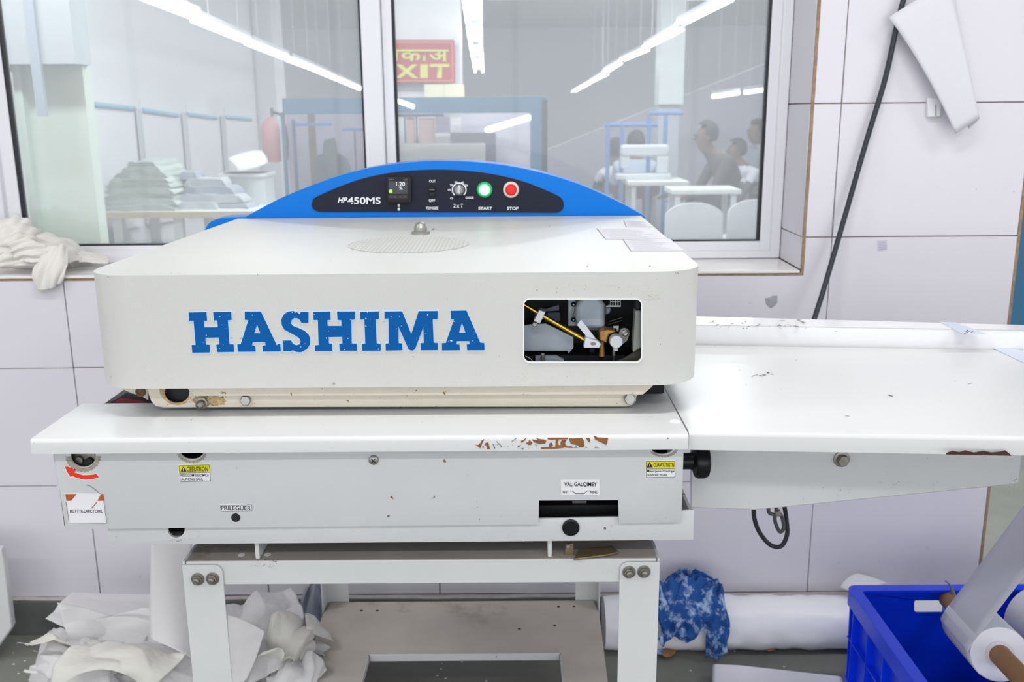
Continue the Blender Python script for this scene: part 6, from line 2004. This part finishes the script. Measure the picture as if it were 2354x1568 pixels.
# ---- people working in the hall
SKIN = mat('skin_brown', rgb(116, 92, 82), .6)
HAIR = mat('hair_black', rgb(44, 42, 46), .6)
def skinned(pts, edges, rad, root=0, sub=2):
    me = bpy.data.meshes.new('body')
    me.from_pydata([tuple(p) for p in pts], edges, [])
    o = bpy.data.objects.new('body', me)
    COL.objects.link(o)
    s = o.modifiers.new('skin', 'SKIN')
    s.use_smooth_shade = True
    for i, v in enumerate(me.skin_vertices[0].data):
        r_ = rad[i]
        v.radius = r_ if isinstance(r_, tuple) else (r_, r_)
        v.use_root = (i == root)
    sb = o.modifiers.new('sub', 'SUBSURF')
    sb.levels = sb.render_levels = sub
    bpy.context.view_layer.update()
    nm = to_mesh_obj(o)
    bpy.data.objects.remove(o)
    return nm
def person(lbl, head_px, Y, face, shirt, legs, seated=True, lean=.12, reach=.32, scale=1.0, seat=.45, grp='people working in the hall'):
    """one continuous body; face = direction (radians, 0 = +x) the person looks to"""
    hz = P(*head_px, Y=Y)                       # centre of the head
    f = Vector((math.cos(face), math.sin(face), 0))
    s = Vector((-f.y, f.x, 0))
    up = Vector((0, 0, 1))
    hip_z = seat + .10 if seated else .90 * scale
    head = hz
    neck = head - up * .11 * scale - f * .045
    chest = neck - up * .13 * scale - f * (.05 + lean * .25)
    waist_base = Vector((head.x, head.y, 0)) - f * lean
    hip = Vector((waist_base.x, waist_base.y, hip_z if seated else hz.z - .72 * scale)) - f * .06
    belly = hip.lerp(chest, .5) - f * .02
    pts, rad, ed = [], [], []
    def add(p, r_, par=None):
        pts.append(p)
        rad.append(r_)
        if par is not None:
            ed.append((par, len(pts) - 1))
        return len(pts) - 1
    i_hip = add(hip, (.155 * scale, .125 * scale))
    i_bel = add(belly, (.14 * scale, .11 * scale), i_hip)
    i_che = add(chest, (.165 * scale, .125 * scale), i_bel)
    i_trp = add(neck.lerp(chest, .45), (.12 * scale, .085 * scale), i_che)
    i_nck = add(neck, .06 * scale, i_trp)
    i_chin = add(head - up * .05 * scale + f * .015, (.075 * scale, .085 * scale), i_nck)
    i_hed = add(head + up * .045 * scale, (.085 * scale, .098 * scale), i_chin)
    i_top = add(head + up * .10 * scale - f * .01, .05 * scale, i_hed)
    arms = []
    for sd in (-1, 1):
        sh = add(chest + s * sd * .185 * scale + up * .04 * scale, .062 * scale, i_che)
        el = add(chest + s * sd * .22 * scale - up * .24 * scale + f * (.06 + reach * .3), .046 * scale, sh)
        wr = add(chest + s * sd * .16 * scale - up * .28 * scale + f * (reach + .12), .032 * scale, el)
        pm = add(pts[wr] + f * .07 * scale - up * .01, (.035 * scale, .018 * scale), wr)
        for k in (-1.5, -.5, .5, 1.5):
            a1 = add(pts[pm] + f * .045 * scale + s * k * .017 * scale - up * .008, .009 * scale, pm)
            add(pts[a1] + f * .035 * scale - up * .018, .007 * scale, a1)
        th = add(pts[wr] + f * .045 * scale - s * sd * .035 * scale, .010 * scale, wr)
        add(pts[th] + f * .03 * scale - s * sd * .012 * scale - up * .01, .008 * scale, th)
        arms.append(wr)
    for sd in (-1, 1):
        if seated:
            kn = add(hip + s * sd * .12 * scale + f * .42 * scale - up * .02, .07 * scale, i_hip)
            an = add(Vector((pts[kn].x, pts[kn].y, .09)) + f * .02, .042 * scale, kn)
        else:
            kn = add(hip + s * sd * .10 * scale - up * .40 * scale, .07 * scale, i_hip)
            an = add(Vector((pts[kn].x, pts[kn].y, .09)), .042 * scale, kn)
        add(Vector((pts[an].x, pts[an].y, .035)) + f * .15, .032 * scale, an)
    me = skinned(pts, ed, rad)
    o = bpy.data.objects.new('person', me)
    COL.objects.link(o)
    tag(o, lbl, 'person', grp)
    me.materials.clear()
    for m_ in (shirt, SKIN, legs):
        me.materials.append(m_)
    wrp = [pts[w] for w in arms]
    for p in me.polygons:
        c = p.center
        p.use_smooth = True
        if c.z > neck.z - .02 or min((c - w).length for w in wrp) < .035 or any((c - w).dot(f) > 0 and (c - w).length < .22 for w in wrp) and c.z < chest.z - .1 and (c - hip).dot(f) > .2:
            p.material_index = 1
        elif c.z < hip.z + .05:
            p.material_index = 2
        else:
            p.material_index = 0
    # hair cap, ears, nose and eyes
    hc = head + up * .05 * scale - f * .018
    bm = bmesh.new()
    bmesh.ops.create_uvsphere(bm, u_segments=20, v_segments=14, radius=1)
    for v in list(bm.verts):
        d = Vector(v.co)
        loc = f * d.x * .112 * scale + s * d.y * .096 * scale + up * d.z * .118 * scale
        v.co = hc + loc
    kill = [v for v in bm.verts if (v.co - hc).dot(f) > .055 * scale and (v.co - hc).z < .055 * scale or (v.co - hc).z < -.085 * scale]
    bmesh.ops.delete(bm, geom=kill, context='VERTS')
    finish('hair', bm, HAIR, o)
    olathe('nose', SKIN, o, head + f * .085 * scale + up * .0, f, [(0, .018 * scale), (.02 * scale, .012 * scale), (.028 * scale, 0)], 10)
    for sd in (-1, 1):
        olathe('ear', SKIN, o, head + s * sd * .088 * scale + up * .005, s * sd, [(0, .026 * scale), (.012, .022 * scale), (.014, 0)], 10)
        olathe('eye', HAIR, o, head + f * .082 * scale + s * sd * .034 * scale + up * .03 * scale, f, [(0, .011 * scale), (.008 * scale, .008 * scale), (.01 * scale, 0)], 8)
    return o
GR1 = mat('shirt_brown', rgb(78, 74, 76), .8)
GR2 = mat('shirt_pale_blue', rgb(178, 194, 210), .8)
GR3 = mat('shirt_white', rgb(222, 222, 232), .8)
GR4 = mat('shirt_grey', rgb(168, 172, 180), .8)
TRS = mat('trouser_grey', rgb(90, 90, 96), .8)
person('seated person in a dark top bending left over the sewing table', (1620, 318), 8.5, R(186), GR1, TRS, True, .26, .26, .95)
person('seated person in a pale blue shirt seen from behind beside the rail', (1462, 335), 9.6, R(80), GR2, TRS, True, .08, .3, .95)
person('seated person in a white top at the left of the workers', (1414, 350), 10.2, R(100), GR3, TRS, True, .08, .3, .95)
person('standing person in a grey shirt at the far right of the window', (1736, 305), 10.8, R(200), GR4, TRS, False, .02, .18, .95)
person('seated person in a light top behind the dark one', (1690, 352), 10.0, R(185), GR3, TRS, True, .2, .28, .95)
# sewing tables and chairs
def sewing_table(x0, x1, ypx, Y, lbl, dep=.6, head=True):
    z = P(x0, ypx, Y=Y).z
    a, b = P(x0, ypx, Y=Y).x, P(x1, ypx, Y=Y).x
    t = thing('sewing_table', lbl, 'table', ((a + b) / 2, Y, 0), 'sewing tables of the hall')
    obox('table_top', M_HTABLE, t, a, b, Y, Y + dep, z - .035, z, bevel=.004)
    for xx in (a + .05, b - .05):
        for yy in (Y + .05, Y + dep - .05):
            obox('leg', M_TRUNK, t, xx - .02, xx + .02, yy - .02, yy + .02, 0, z - .035)
    if not head:
        return t
    mz = Vector(((a + b) / 2 - .1, Y + .3, z))
    m_ = mat('sewing_head', rgb(208, 214, 222), .4)
    obox('machine_bed', m_, t, mz.x - .24, mz.x + .24, Y + .22, Y + .4, z, z + .05, bevel=.01)
    obox('machine_arm', m_, t, mz.x - .2, mz.x + .22, Y + .26, Y + .36, z + .2, z + .30, bevel=.02)
    obox('machine_column', m_, t, mz.x + .12, mz.x + .22, Y + .26, Y + .36, z + .05, z + .2, bevel=.01)
    obox('needle_head', m_, t, mz.x - .2, mz.x - .12, Y + .27, Y + .35, z + .1, z + .2, bevel=.008)
    return t
sewing_table(1445, 1585, 418, 8.3, 'sewing table with machine left of the dark clothed worker', .5)
sewing_table(1545, 1705, 437, 7.4, 'low white work bench in front of the dark clothed worker', .4, False)
def stool_chair(x, ypx, Y, lbl):
    c = P(x, ypx, Y=Y)
    t = thing('plastic_chair', lbl, 'chair', (c.x, Y, 0), 'pale plastic chairs of the hall')
    m_ = mat('chair_pale', rgb(212, 216, 222), .5)
    lp = [(c.x + .2 * math.cos(R(a)), .60 + .10 * math.sin(R(a))) for a in range(0, 181, 15)] + [(c.x - .2, .40), (c.x + .2, .40)]
    bm = bmesh.new()
    prism(bm, [lp], lambda a, b: (a, Y, b), (0, .03, 0))
    finish('backrest', bm, m_, t, bevel=.008)
    obox('seat', m_, t, c.x - .21, c.x + .21, Y + .03, Y + .44, .37, .40, bevel=.01)
    for sx_ in (-1, 1):
        for yy in (Y + .05, Y + .4):
            otube('leg', m_, t, [(c.x + sx_ * .19, yy, .37), (c.x + sx_ * .22, yy, 0)], [.02, .015], 8)
stool_chair(1597, 480, 6.6, 'pale plastic chair with arched back nearest the window')
stool_chair(1740, 470, 6.8, 'pale plastic chair at the right end of the sewing tables')
# blue rail frame above the workers
RF_ = thing('garment_rail', 'blue metal rail frame standing among the sewing tables', 'rail', P(1440, 500, Y=9.0))
for x in (1398, 1430, 1492, 1530):
    q = P(x, 285, Y=9.0)
    otube('upright', M_RAILB, RF_, [(q.x, 9.0, 0), (q.x, 9.0, P(x, 265 if x > 1480 else 282, Y=9.0).z)], .02, 8)
otube('cross_bar', M_RAILB, RF_, [P(1390, 287, Y=9.0), P(1512, 287, Y=9.0)], .02, 8)
otube('cross_bar', M_RAILB, RF_, [P(1492, 260, Y=9.0), P(1570, 260, Y=9.0)], .018, 8)
pilr = struct(obox('wall_column', mat('hall_column', rgb(186, 192, 206), .6), None, P(1514, 250, Y=10).x, P(1562, 250, Y=10).x, 10.0, 10.3, 0, P(1540, 240, Y=10).z, smooth=False), 'lilac lower half of the column behind the workers')
struct(obox('wall_column_upper', mat('hall_column_up', rgb(222, 230, 232), .6), None, P(1514, 250, Y=9.95).x, P(1570, 250, Y=9.95).x, 9.95, 10.25, P(1540, 240, Y=9.95).z, 2.75, smooth=False), 'white upper half of the column behind the workers')
# blue steel cupboard beyond the wall end
BC = thing('steel_cupboard', 'blue painted steel cupboard beyond the end of the tiled wall', 'cupboard', (2.2, 4.0, 0))
cx0 = P(2290, 600, Y=4.0).x
M_CUP = mat('cupboard_blue', rgb(60, 118, 156), .45, var=.05)
obox('cupboard_body', M_CUP, BC, cx0, cx0 + 1.0, 4.0, 4.45, 0.06, 1.9, bevel=.004)
obox('cupboard_door', M_CUP, BC, cx0 + .01, cx0 + .495, 3.985, 4.0, .1, 1.87, bevel=.003)
obox('cupboard_door', M_CUP, BC, cx0 + .505, cx0 + .99, 3.985, 4.0, .1, 1.87, bevel=.003)
obox('plinth', M_BLACK, BC, cx0 + .02, cx0 + .98, 4.02, 4.43, 0, .06)
otube('cable', M_CABLE, BC, [(cx0 + .10, 3.975, 1.32), (cx0 + .13, 3.97, 1.25), (cx0 + .22, 3.97, 1.19)], .008, 8, sm=5)
